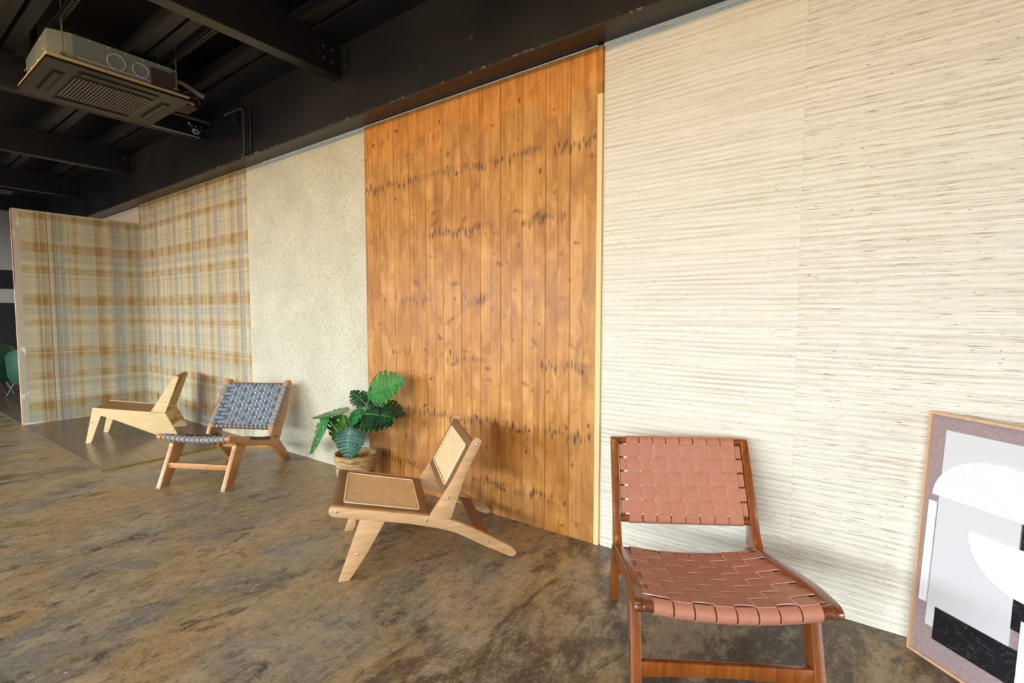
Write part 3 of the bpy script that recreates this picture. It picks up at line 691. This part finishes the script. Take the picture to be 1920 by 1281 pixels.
def uwb(e_, v):
    if e_ == 0: return [(p + Vector((0, v, 0)), n_) for p, n_ in arc((bb[0], 0, bb[1]), .0185, pa, pa + 150, 0)]
    return [(p + Vector((0, v, 0)), n_) for p, n_ in arc((tb[0], 0, tb[1]), .0185, pa, pa - 150, 0)]
woven(back, Sback, BL, hw - th, uc2, vc, .0515, .0550, lambda i, j: (i + j) % 2 == 0, .0024, .0026, LEm, uwb, None, hw - th - .002, EDGE)
def taper(o_):
    for c_ in o_.children:
        if c_.type == 'MESH':
            for v_ in c_.data.vertices: v_.co.y *= 1.035 - .075 * (v_.co.x + .03)
        taper(c_)
taper(BC)

# ------------------------------------------------------------------ grey-blue webbing chair
WB = Mat('blue_grey_webbing', 0.75, spec=0.3)
wv_ = WB.noise(WB.co, 260, 2)
WB.col(WB.mix(WB.rng(wv_, .3, .7), srgb(94, 106, 120), srgb(126, 140, 154))); WB.bump(wv_, .4, .001); WBm = WB.m
WM = Mat('shaded_webbing', .78, srgb(84, 92, 104), spec=.3).m  # darker copy of the webbing: shade on the upright back straps painted in
WD = Mat('dark_slate_webbing', 0.8, srgb(66, 68, 76), spec=.3).m
ang = R(118.08); dB = Vector((math.cos(ang), math.sin(ang), 0)); nB = Vector((-dB.y, dB.x, 0)); WBl = .55
root = Vector((-3.69, -.79, 0)) + nB * (WBl / 2)
GC = thing('webbing_lounge_chair', 'slate blue woven webbing lounge chair with honey wood frame, left of the potted plant', 'chair', root, ang)
hw2 = WBl / 2 + .018; t2 = .034; li = .018
railp = round_poly([(-.012, .372), (.008, .392), (.10, .368), (.30, .308), (.44, .272), (.56, .268), (.60, .225), (.56, .150), (.50, .185), (.37, .228), (.25, .254), (.17, .275), (.09, .318), (.0, .346)],
                   [.012, .012, .04, .05, .04, .02, .01, .02, .04, .04, .03, .02, .03, .012], 4)
rlegp = [(.565, .262), (.600, .235), (.770, .02), (.757, 0), (.690, 0), (.548, .158)]
flegp = round_poly([(.072, .320), (.200, .268), (.035, 0), (-.048, 0), (.085, .285), (.088, .305)], [0, 0, 0, 0, .02, .02], 3)
postp = round_poly([(.470, .262), (.500, .345), (.735, .690), (.770, .700), (.795, .672), (.706, .437), (.605, .235), (.52, .245)], [.0, .03, .02, .02, .02, .0, .0, 0], 4)
for s in (1, -1):
    y0, y1 = (hw2 - t2, hw2) if s > 0 else (-hw2, -hw2 + t2)
    sp = obj('side_rail', PR(railp, y0, y1, bev=.004), MT['blue_side'], GC, 35)
    obj('leg', PR(rlegp, y0 - s * li, y1 - s * li, bev=.003), MT['blue_side'], GC, 35)
    o_ = obj('leg', PR(flegp, y0 - s * li, y1 - s * li, bev=.003), MT['blue_side'], GC, 35)
    obj('foot_cap', B(-.049, .036, y0 - s * li - .0005, y1 - s * li + .0005, 0, .006), MT['galv'], o_)
    obj('back_post', PR(postp, y0, y1, bev=.004), MT['blue_side'], GC, 35)
obj('stretcher', B(.035, .055, -hw2 + .03, hw2 - .03, .125, .165, bev=.003), MT['blue_side'], GC, 35)
obj('stretcher', B(.585, .605, -hw2 + .03, hw2 - .03, .135, .165, bev=.003), MT['blue_side'], GC, 35)
sag2 = lambda y_: -.016 * (1 - (y_ / (hw2 - t2)) ** 2)
ys = [(-hw2 + t2 - .008) + (2 * hw2 - 2 * t2 + .016) * k / 14 for k in range(15)]
seat = obj('seat', T([(.02, y_, .366 + sag2(y_)) for y_ in ys], .021, 12), MT['blue_wood'], GC, 50)
obj('rear_bar', T([(.49, y_, .240 + sag2(y_)) for y_ in ys], .017, 12), MT['blue_wood'], seat, 50)
def S2(u, v):
    f_ = u / .47; return Vector((.02 + u, v, .3905 - .130 * f_ - .012 * math.sin(math.pi * min(1, max(0, f_))) + sag2(v)))
vcs = [(-6 + k) * .0390 for k in range(13)]; ucs = [.045 + k * .0375 for k in range(11)]
def uw2(e_, v):
    if e_ == 0: return [(p + Vector((0, v, 0)), n_) for p, n_ in arc((.02, 0, .366 + sag2(v)), .0245, 90, 250, 0)]
    return [(p + Vector((0, v, 0)), n_) for p, n_ in arc((.49, 0, .240 + sag2(v)), .0205, 85, -80, 0)]
woven(seat, S2, .47, hw2 - t2, ucs, vcs, .023, .0225, lambda i, j: (i + j) % 2 == 0, .0026, .0024, WBm, uw2, None, hw2 - t2 + .002)
# straps that lap over the rails, rear half of the seat
def rail_top(x_): 
    P_ = [(.10, .368), (.30, .308), (.44, .272), (.56, .268)]
    for (a, za), (b, zb) in zip(P_[:-1], P_[1:]):
        if a <= x_ <= b: return za + (zb - za) * (x_ - a) / (b - a)
for s in (-1, 1):
    for k in range(7):
        x_ = .235 + k * .036; z_ = rail_top(x_)
        ws = Vector((.0125, 0, -.0035)); e_ = s * hw2; i_ = s * (hw2 - t2)
        Ps = [Vector((x_, i_ - s * .004, z_ - .012)), Vector((x_, i_, z_ + .003)), Vector((x_, e_ - s * .002, z_ + .003)), Vector((x_, e_ + s * .002, z_ - .002)), Vector((x_, e_ + s * .002, z_ - .02))]
        Ns = [Vector((0, -s, .3)), Vector((0, 0, 1)), Vector((0, 0, 1)), Vector((0, s, .4)), Vector((0, s, 0))]
        obj('strap', ribbon(Ps, Ns, [ws] * 5, .0025), WD, seat, 40)
tb = (.733, .652); bb = (.5165, .334); bt = Vector((tb[0] - bb[0], 0, tb[1] - bb[1])); BL = bt.length; bd = bt.normalized(); bn = Vector((-bd.z, 0, bd.x)); pa = math.degrees(math.atan2(bn.z, bn.x))
back = obj('backrest', T([(tb[0], -hw2 + t2 - .005, tb[1]), (tb[0], hw2 - t2 + .005, tb[1])], .016, 12), MT['blue_wood'], GC, 50)
obj('lower_bar', T([(bb[0], -hw2 + t2 - .005, bb[1]), (bb[0], hw2 - t2 + .005, bb[1])], .016, 12), MT['blue_wood'], back, 50)
def S3(u, v):
    f_ = min(1, max(0, u / BL)); return Vector((bb[0], v, bb[1])) + bd * u + bn * (.0225 - .012 * math.sin(math.pi * f_) * (1 - (v / hw2) ** 2))
ucb = [.028 + k * .0368 for k in range(10)]
def uw3(e_, v):
    if e_ == 0: return [(p + Vector((0, v, 0)), n_) for p, n_ in arc((bb[0], 0, bb[1]), .0185, pa, pa + 150, 0)]
    return [(p + Vector((0, v, 0)), n_) for p, n_ in arc((tb[0], 0, tb[1]), .0185, pa, pa - 150, 0)]
def vw3(side, u):
    p0 = S3(u, 0); q = Vector((bb[0], 0, bb[1])) + bd * u; Y = lambda a, n_: (Vector((q.x, side * a, q.z)) + bn * n_)
    out = [(Y(hw2 + .0005, .0215), (bn + Vector((0, side, 0)) * .6)), (Y(hw2 + .0022, .017), Vector((0, side, 0)) + bn * .2), (Y(hw2 + .0022, -.004), Vector((0, side, 0))), (Y(hw2 + .0022, -.03), Vector((0, side, 0)))]
    return out
woven(back, S3, BL, hw2 - t2, ucb, vcs, .0235, .0225, lambda i, j: (i + 2 * j) % 4 == 0, .0026, .0024, WBm, uw3, vw3, hw2 - .003, None, WM)

# ------------------------------------------------------------------ cane chair
CN = Mat('rattan_cane', 0.6); x, y, z = CN.sep()
CANE = CN
def cane_mat(name, du, dv):
    """du, dv: local axes of the panel; holes are real alpha openings in the weave"""
    m = Mat(name, .55); 
    def dot(v):
        n = m.t.nodes.new('ShaderNodeVectorMath'); n.operation = 'DOT_PRODUCT'; m.put(n.inputs[0], m.co); n.inputs[1].default_value = v; return n.outputs['Value']
    a = m.ma('DIVIDE', dot(du), .0115); b = m.ma('DIVIDE', dot(dv), .0115)
    fa = m.ma('SUBTRACT', m.ma('FRACT', a), .5); fb = m.ma('SUBTRACT', m.ma('FRACT', b), .5)
    dd = m.ma('SQRT', m.ma('ADD', m.ma('MULTIPLY', fa, fa), m.ma('MULTIPLY', fb, fb)))
    n1 = m.noise(m.co, 24, 3)
    c = m.mix(m.rng(n1, .3, .7), srgb(228, 196, 148), srgb(244, 218, 176))
    c = m.mix(m.rng(m.ma('ABSOLUTE', fa), .30, .42, 0, .25), c, srgb(184, 146, 98))
    c = m.mix(m.rng(m.ma('ABSOLUTE', fb), .30, .42, 0, .35), c, srgb(236, 208, 164))
    m.col(c); m.put(m.b.inputs['Alpha'], m.rng(dd, .11, .16))
    m.bump(m.rng(dd, .2, .5), .3, .002); return m.m
ang = R(51.7); dC = Vector((math.cos(ang), math.sin(ang), 0)); nC = Vector((-dC.y, dC.x, 0))
CC = thing('cane_lounge_chair', 'low cane seat lounge chair with pale oak side frames before the timber cladding', 'chair', (-1.946, -1.036, 0), ang)
WC = .60; tc_ = .032
railc = round_poly([(-.090, .349), (-.075, .371), (.155, .323), (.40, .268), (.485, .245), (.56, .208), (.66, .150), (.815, .052), (.842, .018), (.812, 0), (.628, .102), (.515, .171), (.425, .205), (.278, .246), (.059, .292), (-.079, .322)],
                   [.018, .014, 0, .03, .04, .04, .03, .03, .026, .02, .03, .04, .04, .04, .0, .016], 4)
postc = round_poly([(.384, .268), (.458, .372), (.507, .448), (.606, .632), (.632, .652), (.655, .630), (.596, .520), (.559, .443), (.490, .243), (.44, .250)], [0, .03, .03, .02, .02, .02, .03, .03, 0, 0], 4)
flegc = [(.055, .295), (.168, .268), (.085, .125), (.0, 0), (-.050, 0), (.012, .17)]
for s in (0, 1):
    y0, y1 = (0, tc_) if s == 0 else (WC - tc_, WC)
    rl = obj('side_rail', PR(railc, y0, y1, bev=.004), MT['cane_oak'], CC, 35)
    fl = obj('leg', PR(flegc, y0 + .001, y1 - .001, bev=.003), MT['cane_oak'], CC, 35)
    pl = obj('back_post', PR(postc, y0 + .0005, y1 - .0005, bev=.004), MT['cane_oak'], CC, 35)
    yy = -.0005 if s == 0 else WC + .0005; nn = (0, -1, 0) if s == 0 else (0, 1, 0)
    for par, (a, b) in ((rl, (-.050, .345)), (rl, (.367, .253)), (rl, (.678, .101)), (pl, (.475, .355)), (pl, (.623, .616)), (fl, (.038, .127))):
        bm = bmesh.new(); disc(bm, (a, yy, b), nn, .0075, .004, 12); obj('bolt', bm, MT['bolt'], par)
# seat frame, tilted
sa = Vector((-.072, 0, .372)); sb = Vector((.392, 0, .272)); sd = (sb - sa).normalized(); sn = Vector((-sd.z, 0, sd.x)); sL = (sb - sa).length
def frame_panel(name, o0, du, dn, L_, y0, y1, bl, bw, thick, cmat, fmat, parent):
    """rectangular frame with cane infill: runs L_ along du from o0, across y0..y1"""
    bm = bmesh.new()
    def bx(u0, u1, v0, v1, t0, t1, b_=.0025):
        b2 = B(u0, u1, v0, v1, t0, t1, bev=b_); M_ = Matrix(((du.x, 0, dn.x, o0.x), (du.y, 1, dn.y, o0.y), (du.z, 0, dn.z, o0.z), (0, 0, 0, 1)))
        bmesh.ops.transform(b2, matrix=M_, verts=b2.verts[:]); me_ = bpy.data.meshes.new('t'); b2.to_mesh(me_); b2.free(); return me_
    bmj = bmesh.new()
    for a in ((0, bl, y0, y1), (L_ - bl, L_, y0, y1), (bl, L_ - bl, y0, y0 + bw), (bl, L_ - bl, y1 - bw, y1)): bmj.from_mesh(bx(*a, -thick, 0))
    fr_ = obj(name, bmj, fmat, parent, 35)
    bmj = bmesh.new(); bmj.from_mesh(bx(bl - .004, L_ - bl + .004, y0 + bw - .004, y1 - bw + .004, -.007, -.005, 0)); obj('cane_infill', bmj, cmat, fr_)
    r_ = .0035; c_ = .012
    pts = round_poly([(bl, y0 + bw), (L_ - bl, y0 + bw), (L_ - bl, y1 - bw), (bl, y1 - bw)], c_ * 1.5, 5)
    P3 = [o0 + du * a + Vector((0, b, 0)) + dn * .0 for a, b in pts]; P3.append(P3[0])
    obj('spline_cord', T(P3, r_, 6, cap=False), Mat('pale_cord', .6, srgb(236, 214, 180)).m, fr_, 50)
    return fr_
m1 = cane_mat('cane_seat_weave', tuple(sd), (0, 1, 0))
frame_panel('seat', sa, sd, sn, sL, tc_, WC - tc_, .052, .040, .026, m1, MT['cane_walnut'], CC)
pa_ = Vector((.452, 0, .362)); pb_ = Vector((.602, 0, .632)); pd = (pb_ - pa_).normalized(); pn = Vector((-pd.z, 0, pd.x)); pL = (pb_ - pa_).length
m2 = cane_mat('cane_back_weave', tuple(pd), (0, 1, 0))
frame_panel('backrest', pa_ + pn * .002, pd, pn, pL, tc_, WC - tc_, .040, .040, .026, m2, MT['cane_walnut'], CC)
obj('stretcher', PR([(.63, .135), (.70, .120), (.695, .085), (.66, .085)], tc_, WC - tc_, bev=.003), MT['cane_walnut'], CC)
obj('stretcher', PR([(.022, .150), (.042, .158), (.054, .105), (.034, .100)], tc_, WC - tc_, bev=.003), MT['cane_walnut'], CC)
obj('cross_bar', PR([(-.065, .342), (-.03, .335), (-.03, .318), (-.065, .325)], tc_, WC - tc_), MT['cane_walnut'], CC)

# ------------------------------------------------------------------ pale plywood chair
ang = R(59); dN = Vector((math.cos(ang), math.sin(ang), 0)); nN = Vector((-dN.y, dN.x, 0))
NC = thing('plywood_lounge_chair', 'low angular pale plywood lounge chair with a brown seat, standing on the laminate sample floor', 'chair', Vector((-6.102, -1.005, MH)), ang)
WN = .49; tn = .020
side = round_poly([(.045, .345), (.634, .243), (.735, .012), (.725, 0), (.60, 0), (.190, .223), (.108, .262), (.022, 0), (-.022, 0)], [.006, .008, .012, .012, .01, 0, .006, 0, 0], 3)
bside = round_poly([(.512, .268), (.634, .245), (.762, .605), (.750, .620), (.722, .618)], [0, 0, .008, .008, .008], 3)
fars = round_poly([(.512, .268), (.634, .245), (.762, .605), (.750, .620), (.722, .618)], [0, 0, .008, .008, .008], 3)
for y0, y1 in ((0, tn), (WN - tn, WN)):
    p_ = obj('side_panel', PR(side, y0, y1, bev=.002), MT['birch'], NC)
    obj('back_side', PR(bside, y0 + .0008, y1 - .0008, bev=.002), MT['birch'], NC)
    bm = bmesh.new()
    for (a, b) in ((.035, .20), (.70, .06)): disc(bm, (a, y0 - .0003 if y0 == 0 else y1 + .0003, b), (0, -1 if y0 == 0 else 1, 0), .006, .001, 10)
    obj('screw_plug', bm, Mat('screw', .5, srgb(150, 130, 100)).m, p_)
obj('seat', PR([(.050, .338), (.56, .250), (.558, .238), (.050, .326)], tn, WN - tn, bev=.001), MT['birch_brown'], NC)
obj('backrest', PR([(.520, .266), (.540, .262), (.742, .615), (.724, .618)], tn, WN - tn), MT['birch_brown'], NC)
obj('front_apron', PR([(.060, .335), (.076, .332), (.066, .270), (.052, .270)], tn, WN - tn), MT['birch'], NC)
obj('cross_bar', PR([(.600, .120), (.670, .100), (.665, .080), (.595, .100)], tn, WN - tn), MT['birch'], NC)
obj('cross_bar', PR([(.60, .235), (.628, .232), (.665, .150), (.645, .150)], tn, WN - tn), MT['birch'], NC)

# ------------------------------------------------------------------ basket and monstera
def Pix(u, v, y_):
    ya, pi_ = R(-35.53), R(3.34); f_ = 914.; F = Vector((math.sin(ya) * math.cos(pi_), math.cos(ya) * math.cos(pi_), -math.sin(pi_)))
    Rt = Vector((math.cos(ya), -math.sin(ya), 0)); U = Rt.cross(F); d = F + Rt * ((u - 960) / f_) - U * ((v - 640.5) / f_)
    t_ = (y_ + 2.423) / d.y; return Vector((0, -2.423, 1.28)) + d * t_
PC = Vector((-2.945, -.25, 0))
BK = thing('woven_basket', 'round woven seagrass basket planter behind the cane chair', 'basket', PC)
m = Mat('seagrass', .75); a_ = m.noise(m.mapp((14, 14, 110)), 1.0, 3, .6); b_ = m.noise(m.co, 120, 3)
m.col(m.mix(m.rng(a_, .35, .62), srgb(138, 104, 58), srgb(206, 172, 118))); m.bump(m.ma('ADD', a_, b_), .5, .004)
bm = bmesh.new(); H_ = .262; seg = 40; rings = []
prof = []
n_r = 22
for k in range(n_r + 1):
    f_ = k / n_r; z_ = H_ * f_; rr_ = .112 + .034 * f_ ** .8
    prof.append((rr_ + .003 * (k % 2), z_))
prof += [(.150, H_ + .006), (.143, H_ + .010), (.135, H_ + .004)] + [(.134 - .02 * (1 - f_), H_ * f_) for f_ in (.9, .7, .4)]
for rr_, z_ in prof: rings.append([bm.verts.new((rr_ * math.cos(2 * math.pi * k / seg), rr_ * math.sin(2 * math.pi * k / seg), z_ + .0015 * math.sin(9 * 2 * math.pi * k / seg))) for k in range(seg)])
for i in range(len(rings) - 1):
    for k in range(seg): bm.faces.new([rings[i][k], rings[i][(k + 1) % seg], rings[i + 1][(k + 1) % seg], rings[i + 1][k]])
bm.faces.new(rings[0][::-1])
obj('basket_body', bm, m.m, BK, 60)
for k, zz_ in enumerate((.245, .232)):
    bm = T([((.147 - k * .0) * math.cos(2 * math.pi * q / 30), .147 * math.sin(2 * math.pi * q / 30), zz_) for q in range(31)], .006, 6, cap=False)
    obj('rim_coil', bm, m.m, BK, 50)
MN = thing('monstera_plant', 'artificial monstera plant with large split green leaves in the seagrass basket', 'plant', PC + Vector((0, 0, .19)))
m = Mat('dark_soil', .9, (.02, .016, .012)); bm = bmesh.new(); disc(bm, (0, 0, 0), (0, 0, 1), .117, .02, 24); obj('soil', bm, m.m, MN)
def leaf_mat(name, c1, c2, rib_):
    m = Mat(name, .32, spec=.5); m.b.inputs['Subsurface Weight'].default_value = 0
    n1 = m.noise(m.co, 14, 3); v_ = m.attr('vein')
    c = m.mix(m.rng(n1, .35, .65), c1, c2); m.col(m.mix(m.rng(v_, .45, 1, 0, .7), c, rib_)); m.bump(v_, .5, .003); return m.m
LG = leaf_mat('bright_leaf', srgb(30, 108, 52), srgb(44, 132, 60), srgb(120, 176, 110))
LD = leaf_mat('dark_leaf', srgb(16, 52, 34), srgb(28, 78, 42), srgb(70, 110, 70))
LB = leaf_mat('blue_green_leaf', srgb(22, 70, 64), srgb(34, 92, 78), srgb(90, 140, 120))
LO = leaf_mat('olive_leaf', srgb(48, 98, 34), srgb(70, 126, 44), srgb(150, 180, 110))
STEM = Mat('leaf_stem', .45, srgb(96, 148, 52)).m
def leaf(base, tip, wid, face, mat, bend=.12, fold=.15, stem_from=None, seed=0):
    """base: where stem meets blade; tip: leaf point; face: direction the upper side looks to"""
    base = Vector(base); tip = Vector(tip); wid *= 1.3; ax = tip - base; L_ = ax.length; ax.normalize()
    nrm = (Vector(face) - ax * Vector(face).dot(ax)).normalized(); sd_ = ax.cross(nrm).normalized(); rr_ = random.Random(seed)
    NU, NV = 64, 26; bm = bmesh.new(); lay = bm.verts.layers.float.new('vein')
    def halfw(u):
        if u < 0: return 0
        return wid / 2 * (math.sin(math.pi * min(1, max(0, u)) ** .62) ** .75) * 1.04
    fr_cuts = [(.14 + .165 * k + rr_.uniform(-.015, .015)) for k in range(5)]
    cache = {}
    def vert(i, j, s):
        key = (i, j, s if j else 0)
        if key in cache: return cache[key]
        u = -.14 + 1.14 * i / NU; f = j / NV
        # lobes swing forward towards the tip; the heart-shaped base reaches behind the stem
        uu = u; w = halfw((u + .14) / 1.14)
        a = w * f; fwd = .22 * L_ * f * f * (1 - max(0, u)) 
        if u < 0 and j == 0: uu = 0
        P_ = base + ax * (uu * L_ + fwd * .55) + sd_ * s * a
        P_ += nrm * (-bend * L_ * max(0, u) ** 2 + fold * a - .35 * fold * a * a / (wid / 2) * 2.2)
        side_ph = (u * 7.7) % 1.0
        P_ += nrm * (.004 * math.sin(2 * math.pi * (u - f * .06) * 8.7) * f)
        v = bm.verts.new(P_); vein = max(0, 1 - f * 22) 
        vv = min(abs((u - c_ - .082) * 1.0) for c_ in fr_cuts); vein = max(vein, max(0, .8 - vv * 70) * (1 - f)); v[lay] = vein
        cache[key] = v; return v
    def cut(u, f, s):
        for k, c_ in enumerate(fr_cuts):
            w_ = (.007 + .030 * (f - .4))
            if abs(u - c_) < w_ and f > (.50 + .12 * ((k + (s > 0)) % 2)) and c_ < .95: return True
            if abs(u - c_ - .0) < .012 and .22 < f < .36: return True
        return False
    for s in (-1, 1):
        for i in range(NU):
            for j in range(NV):
                u = -.14 + 1.14 * (i + .5) / NU; f = (j + .5) / NV
                if cut(u, f, s): continue
                if u < -.0 and f < .10: continue
                q = [vert(i, j, s), vert(i + 1, j, s), vert(i + 1, j + 1, s), vert(i, j + 1, s)]
                if len(set(q)) < 4:
                    q = list(dict.fromkeys(q))
                    if len(q) < 3: continue
                try: bm.faces.new(q)
                except ValueError: pass
    loose = [v for v in bm.verts if not v.link_faces]; bmesh.ops.delete(bm, geom=loose, context='VERTS')
    bmesh.ops.remove_doubles(bm, verts=bm.verts[:], dist=1e-5)
    bmesh.ops.translate(bm, vec=-Vector(MN.location), verts=bm.verts[:])
    o = obj('leaf', bm, mat, MN, 60)
    md = o.modifiers.new('solid', 'SOLIDIFY'); md.thickness = .0012
    if stem_from is not None:
        s0 = Vector(stem_from); mid = (s0 + base) / 2 + Vector((0, 0, .05)) + (base - s0).cross(Vector((0, 0, 1))) * .05
        pts = [s0 * (1 - t_) ** 2 + mid * 2 * t_ * (1 - t_) + base * t_ * t_ for t_ in [k / 10 for k in range(11)]]
        pts += [base + ax * (L_ * .9) * k / 6 + nrm * (-bend * L_ * (k / 6 * .9) ** 2 - .001) for k in range(1, 7)]
        bm = T([p - Vector(MN.location) for p in pts], .004, 6, rad=[.0042] * 11 + [.003, .0027, .0024, .002, .0016, .001]); obj('stem', bm, STEM, o, 50)
def L6(x_, y_, d): return Pix(560 + x_ / 5.823, 680 + y_ / 5.823, d)
S0 = Vector((-2.955, -.25, .21))
V = Vector((.62, -.78, 0))    # roughly towards the camera
leaf(L6(790, 330, -.24), L6(1150, 185, -.15), .205, V + Vector((-.35, 0, .55)), LG, .06, .10, S0, 1)
leaf(L6(735, 455, -.20), L6(565, 300, -.20), .11, V * .6 + Vector((0, 0, .5)), LD, .05, .1, S0, 2)
leaf(L6(470, 545, -.30), L6(150, 530, -.22), .17, Vector((.1, -.25, 1)), LO, .10, -.10, S0, 3)
leaf(L6(300, 610, -.30), L6(40, 990, -.22), .15, V * .8 + Vector((-.5, -.1, .35)), LG, .10, -.35, S0, 4)
leaf(L6(500, 620, -.22), L6(395, 905, -.16), .23, V + Vector((0, 0, .3)), LO, .05, .08, S0, 5)
leaf(L6(565, 735, -.36), L6(530, 1065, -.40), .152, V + Vector((0, 0, .35)), LB, .10, -.08, S0, 6)
leaf(L6(610, 720, -.26), L6(640, 560, -.20), .10, V + Vector((0, 0, .5)), LD, .05, .1, S0, 7)
leaf(L6(720, 640, -.26), L6(1020, 640, -.20), .165, V * .5 + Vector((0, 0, .8)), LD, .12, -.12, S0, 8)
leaf(L6(730, 560, -.28), L6(1045, 575, -.22), .16, V * .6 + Vector((0, 0, .8)), LD, .10, -.1, S0, 9)
leaf(L6(900, 480, -.20), L6(1170, 555, -.10), .15, V * .5 + Vector((0, 0, .9)), LD, .10, -.12, S0, 10)
leaf(L6(660, 540, -.18), L6(860, 460, -.12), .15, V * .9 + Vector((0, 0, .3)), LD, .06, .05, S0, 11)
leaf(L6(545, 640, -.24), L6(700, 560, -.24), .12, V * .7 + Vector((0, 0, .6)), LG, .06, .05, S0, 12)

# ------------------------------------------------------------------ leaning picture
BLp = Vector((.185, -.077, 0)); ee = Vector((.747, -.665, 0)).normalized(); nb_ = Vector((-ee.y, ee.x, 0))
upv = (nb_ * .0576 + Vector((0, 0, .914))).normalized(); nf = ee.cross(upv).normalized()
PW, PH = .62, .916
PIC = thing('framed_picture', 'large abstract relief picture in white, black and mauve leaning by the ribbed wallpaper', 'picture', BLp)
PIC.matrix_world = Matrix(((ee.x, upv.x, nf.x, BLp.x), (ee.y, upv.y, nf.y, BLp.y), (ee.z, upv.z, nf.z, BLp.z), (0, 0, 0, 1)))
oak = wood('frame_oak', srgb(200, 160, 124), srgb(222, 186, 152), .5, 1)
FD = .030
bm = bmesh.new(); fw = .010
for a in ((0, fw, 0, PH), (PW - fw, PW, 0, PH), (fw, PW - fw, 0, fw), (fw, PW - fw, PH - fw, PH)): box(bm, a[0], a[1], a[2], a[3], -FD, 0)
obj('frame', bm, oak, PIC)
m = Mat('mauve_linen', .85); l1 = m.noise(m.mapp((700, 60, 1)), 1, 2); l2 = m.noise(m.mapp((60, 700, 1)), 1, 2)
l_ = m.ma('ADD', l1, l2); m.col(m.mix(m.rng(l_, .8, 1.2), srgb(142, 122, 124), srgb(176, 156, 158))); m.bump(l_, .3, .001)
obj('canvas', B(fw, PW - fw, fw, PH - fw, -FD + .002, -.010), m.m, PIC)
GW = Mat('cool_white_board', .6, srgb(226, 227, 233)).m; GL = Mat('pale_grey_board', .6, srgb(214, 214, 219)).m
def flat(name, pts, z0, z1, mat): return obj(name, PR(pts, z0, z1, axes='xy'), mat, PIC)
flat('grey_shape', [(.052, .127), (.060, .856), (.565, .856), (.565, .61), (.302, .61), (.302, .127)], -.010, -.006, GL)
flat('grey_shape', [(.302, .365), (.302, .527), (.36, .527), (.36, .365)], -.010, -.0065, GL)
m = Mat('ribbed_white', .6, srgb(240, 240, 244)); x, y, z = m.sep(); s_ = m.ma('SINE', m.ma('MULTIPLY', x, 2 * math.pi / .0125))
m.bump(s_, .35, .001); m.col(m.mix(m.rng(s_, -1, 1), srgb(232, 232, 240), srgb(244, 244, 247))); RWm = m.m
arcp = [(.240 - .204 * math.cos(math.pi * k / 24), .612 + .166 * math.sin(math.pi * k / 24)) for k in range(25)]
flat('ribbed_half_disc', arcp, -.006, -.002, RWm)
flat('ribbed_strip', [(.023, .205), (.026, .587), (.053, .587), (.050, .208)], -.008, -.004, RWm)
arcq = [(.33 - .168 * math.cos(math.pi * k / 24), .528 - .163 * math.sin(math.pi * k / 24)) for k in range(25)]
flat('ribbed_half_disc', arcq, -.006, -.002, RWm)
m = Mat('black_marble', .3); v_ = m.noise(m.co, 9, 4, .6, 2.0)
m.col(m.mix(m.rng(m.ma('ABSOLUTE', m.ma('SUBTRACT', v_, .5)), .010, .0, 0, .35), (.012, .012, .016), (.25, .25, .27)))
flat('black_shape', [(.082, .088), (.083, .207), (.328, .207), (.326, .088)], -.006, -.003, m.m)
flat('black_shape', [(.302, .267), (.302, .366), (.40, .366), (.40, .267)], -.010, -.0055, m.m)
flat('black_shape', [(.306, .525), (.306, .610), (.40, .610), (.40, .525)], -.010, -.0055, m.m)
flat('white_shape', [(.329, .05), (.329, .308), (.50, .308), (.50, .05)], -.010, -.002, GW)

# ------------------------------------------------------------------ green velvet chairs beyond the partition
VG = Mat('green_velvet', .6, srgb(4, 72, 44)); VG.b.inputs['Sheen Weight'].default_value = .1
def velvet(loc, rz, lab):
    t = thing('velvet_armchair', lab, 'armchair', loc, rz, 'green velvet chairs beyond the partition')
    bm = bmesh.new(); n = 20; rows_ = []
    for k in range(n + 1):
        a = R(-115 + 230 * k / n); rw = .29 * (1 - .05 * abs(math.sin(a)))
        hgt = .60 + .20 * (0.5 + .5 * math.cos(a)); o_ = []
        for (rr_, z_) in ((rw - .04, .20), (rw + .02, .32), (rw + .035, hgt - .03), (rw + .01, hgt), (rw - .03, hgt - .02), (rw - .04, .5), (rw - .06, .22)):
            o_.append(bm.verts.new((-math.cos(a) * rr_, math.sin(a) * rr_, z_)))
        rows_.append(o_)
    for i in range(n):
        for k in range(7): bm.faces.new([rows_[i][k], rows_[i][(k + 1) % 7], rows_[i + 1][(k + 1) % 7], rows_[i + 1][k]])
    bm.faces.new(rows_[0]); bm.faces.new(rows_[-1][::-1]); obj('backrest', bm, VG.m, t, 60)
    bm = bmesh.new(); disc(bm, (0, 0, .22), (0, 0, 1), .25, .22, 24); obj('seat', bm, VG.m, t, 60)
    for sx in (-1, 1):
        for sy in (-1, 1):
            bm = T([(sx * .15, sy * .15, .24), (sx * .235, sy * .235, 0)], .012, 8, rad=[.016, .009]); obj('leg', bm, MT['blackpaint'], t, 40)
velvet((-10.3, -.62, MH + .001), R(200), 'green velvet armchair nearer the partition edge, partly hidden by it')
velvet((-11.0, -1.02, MH + .001), R(180), 'green velvet armchair farther left, cut off by the left edge of the photo')
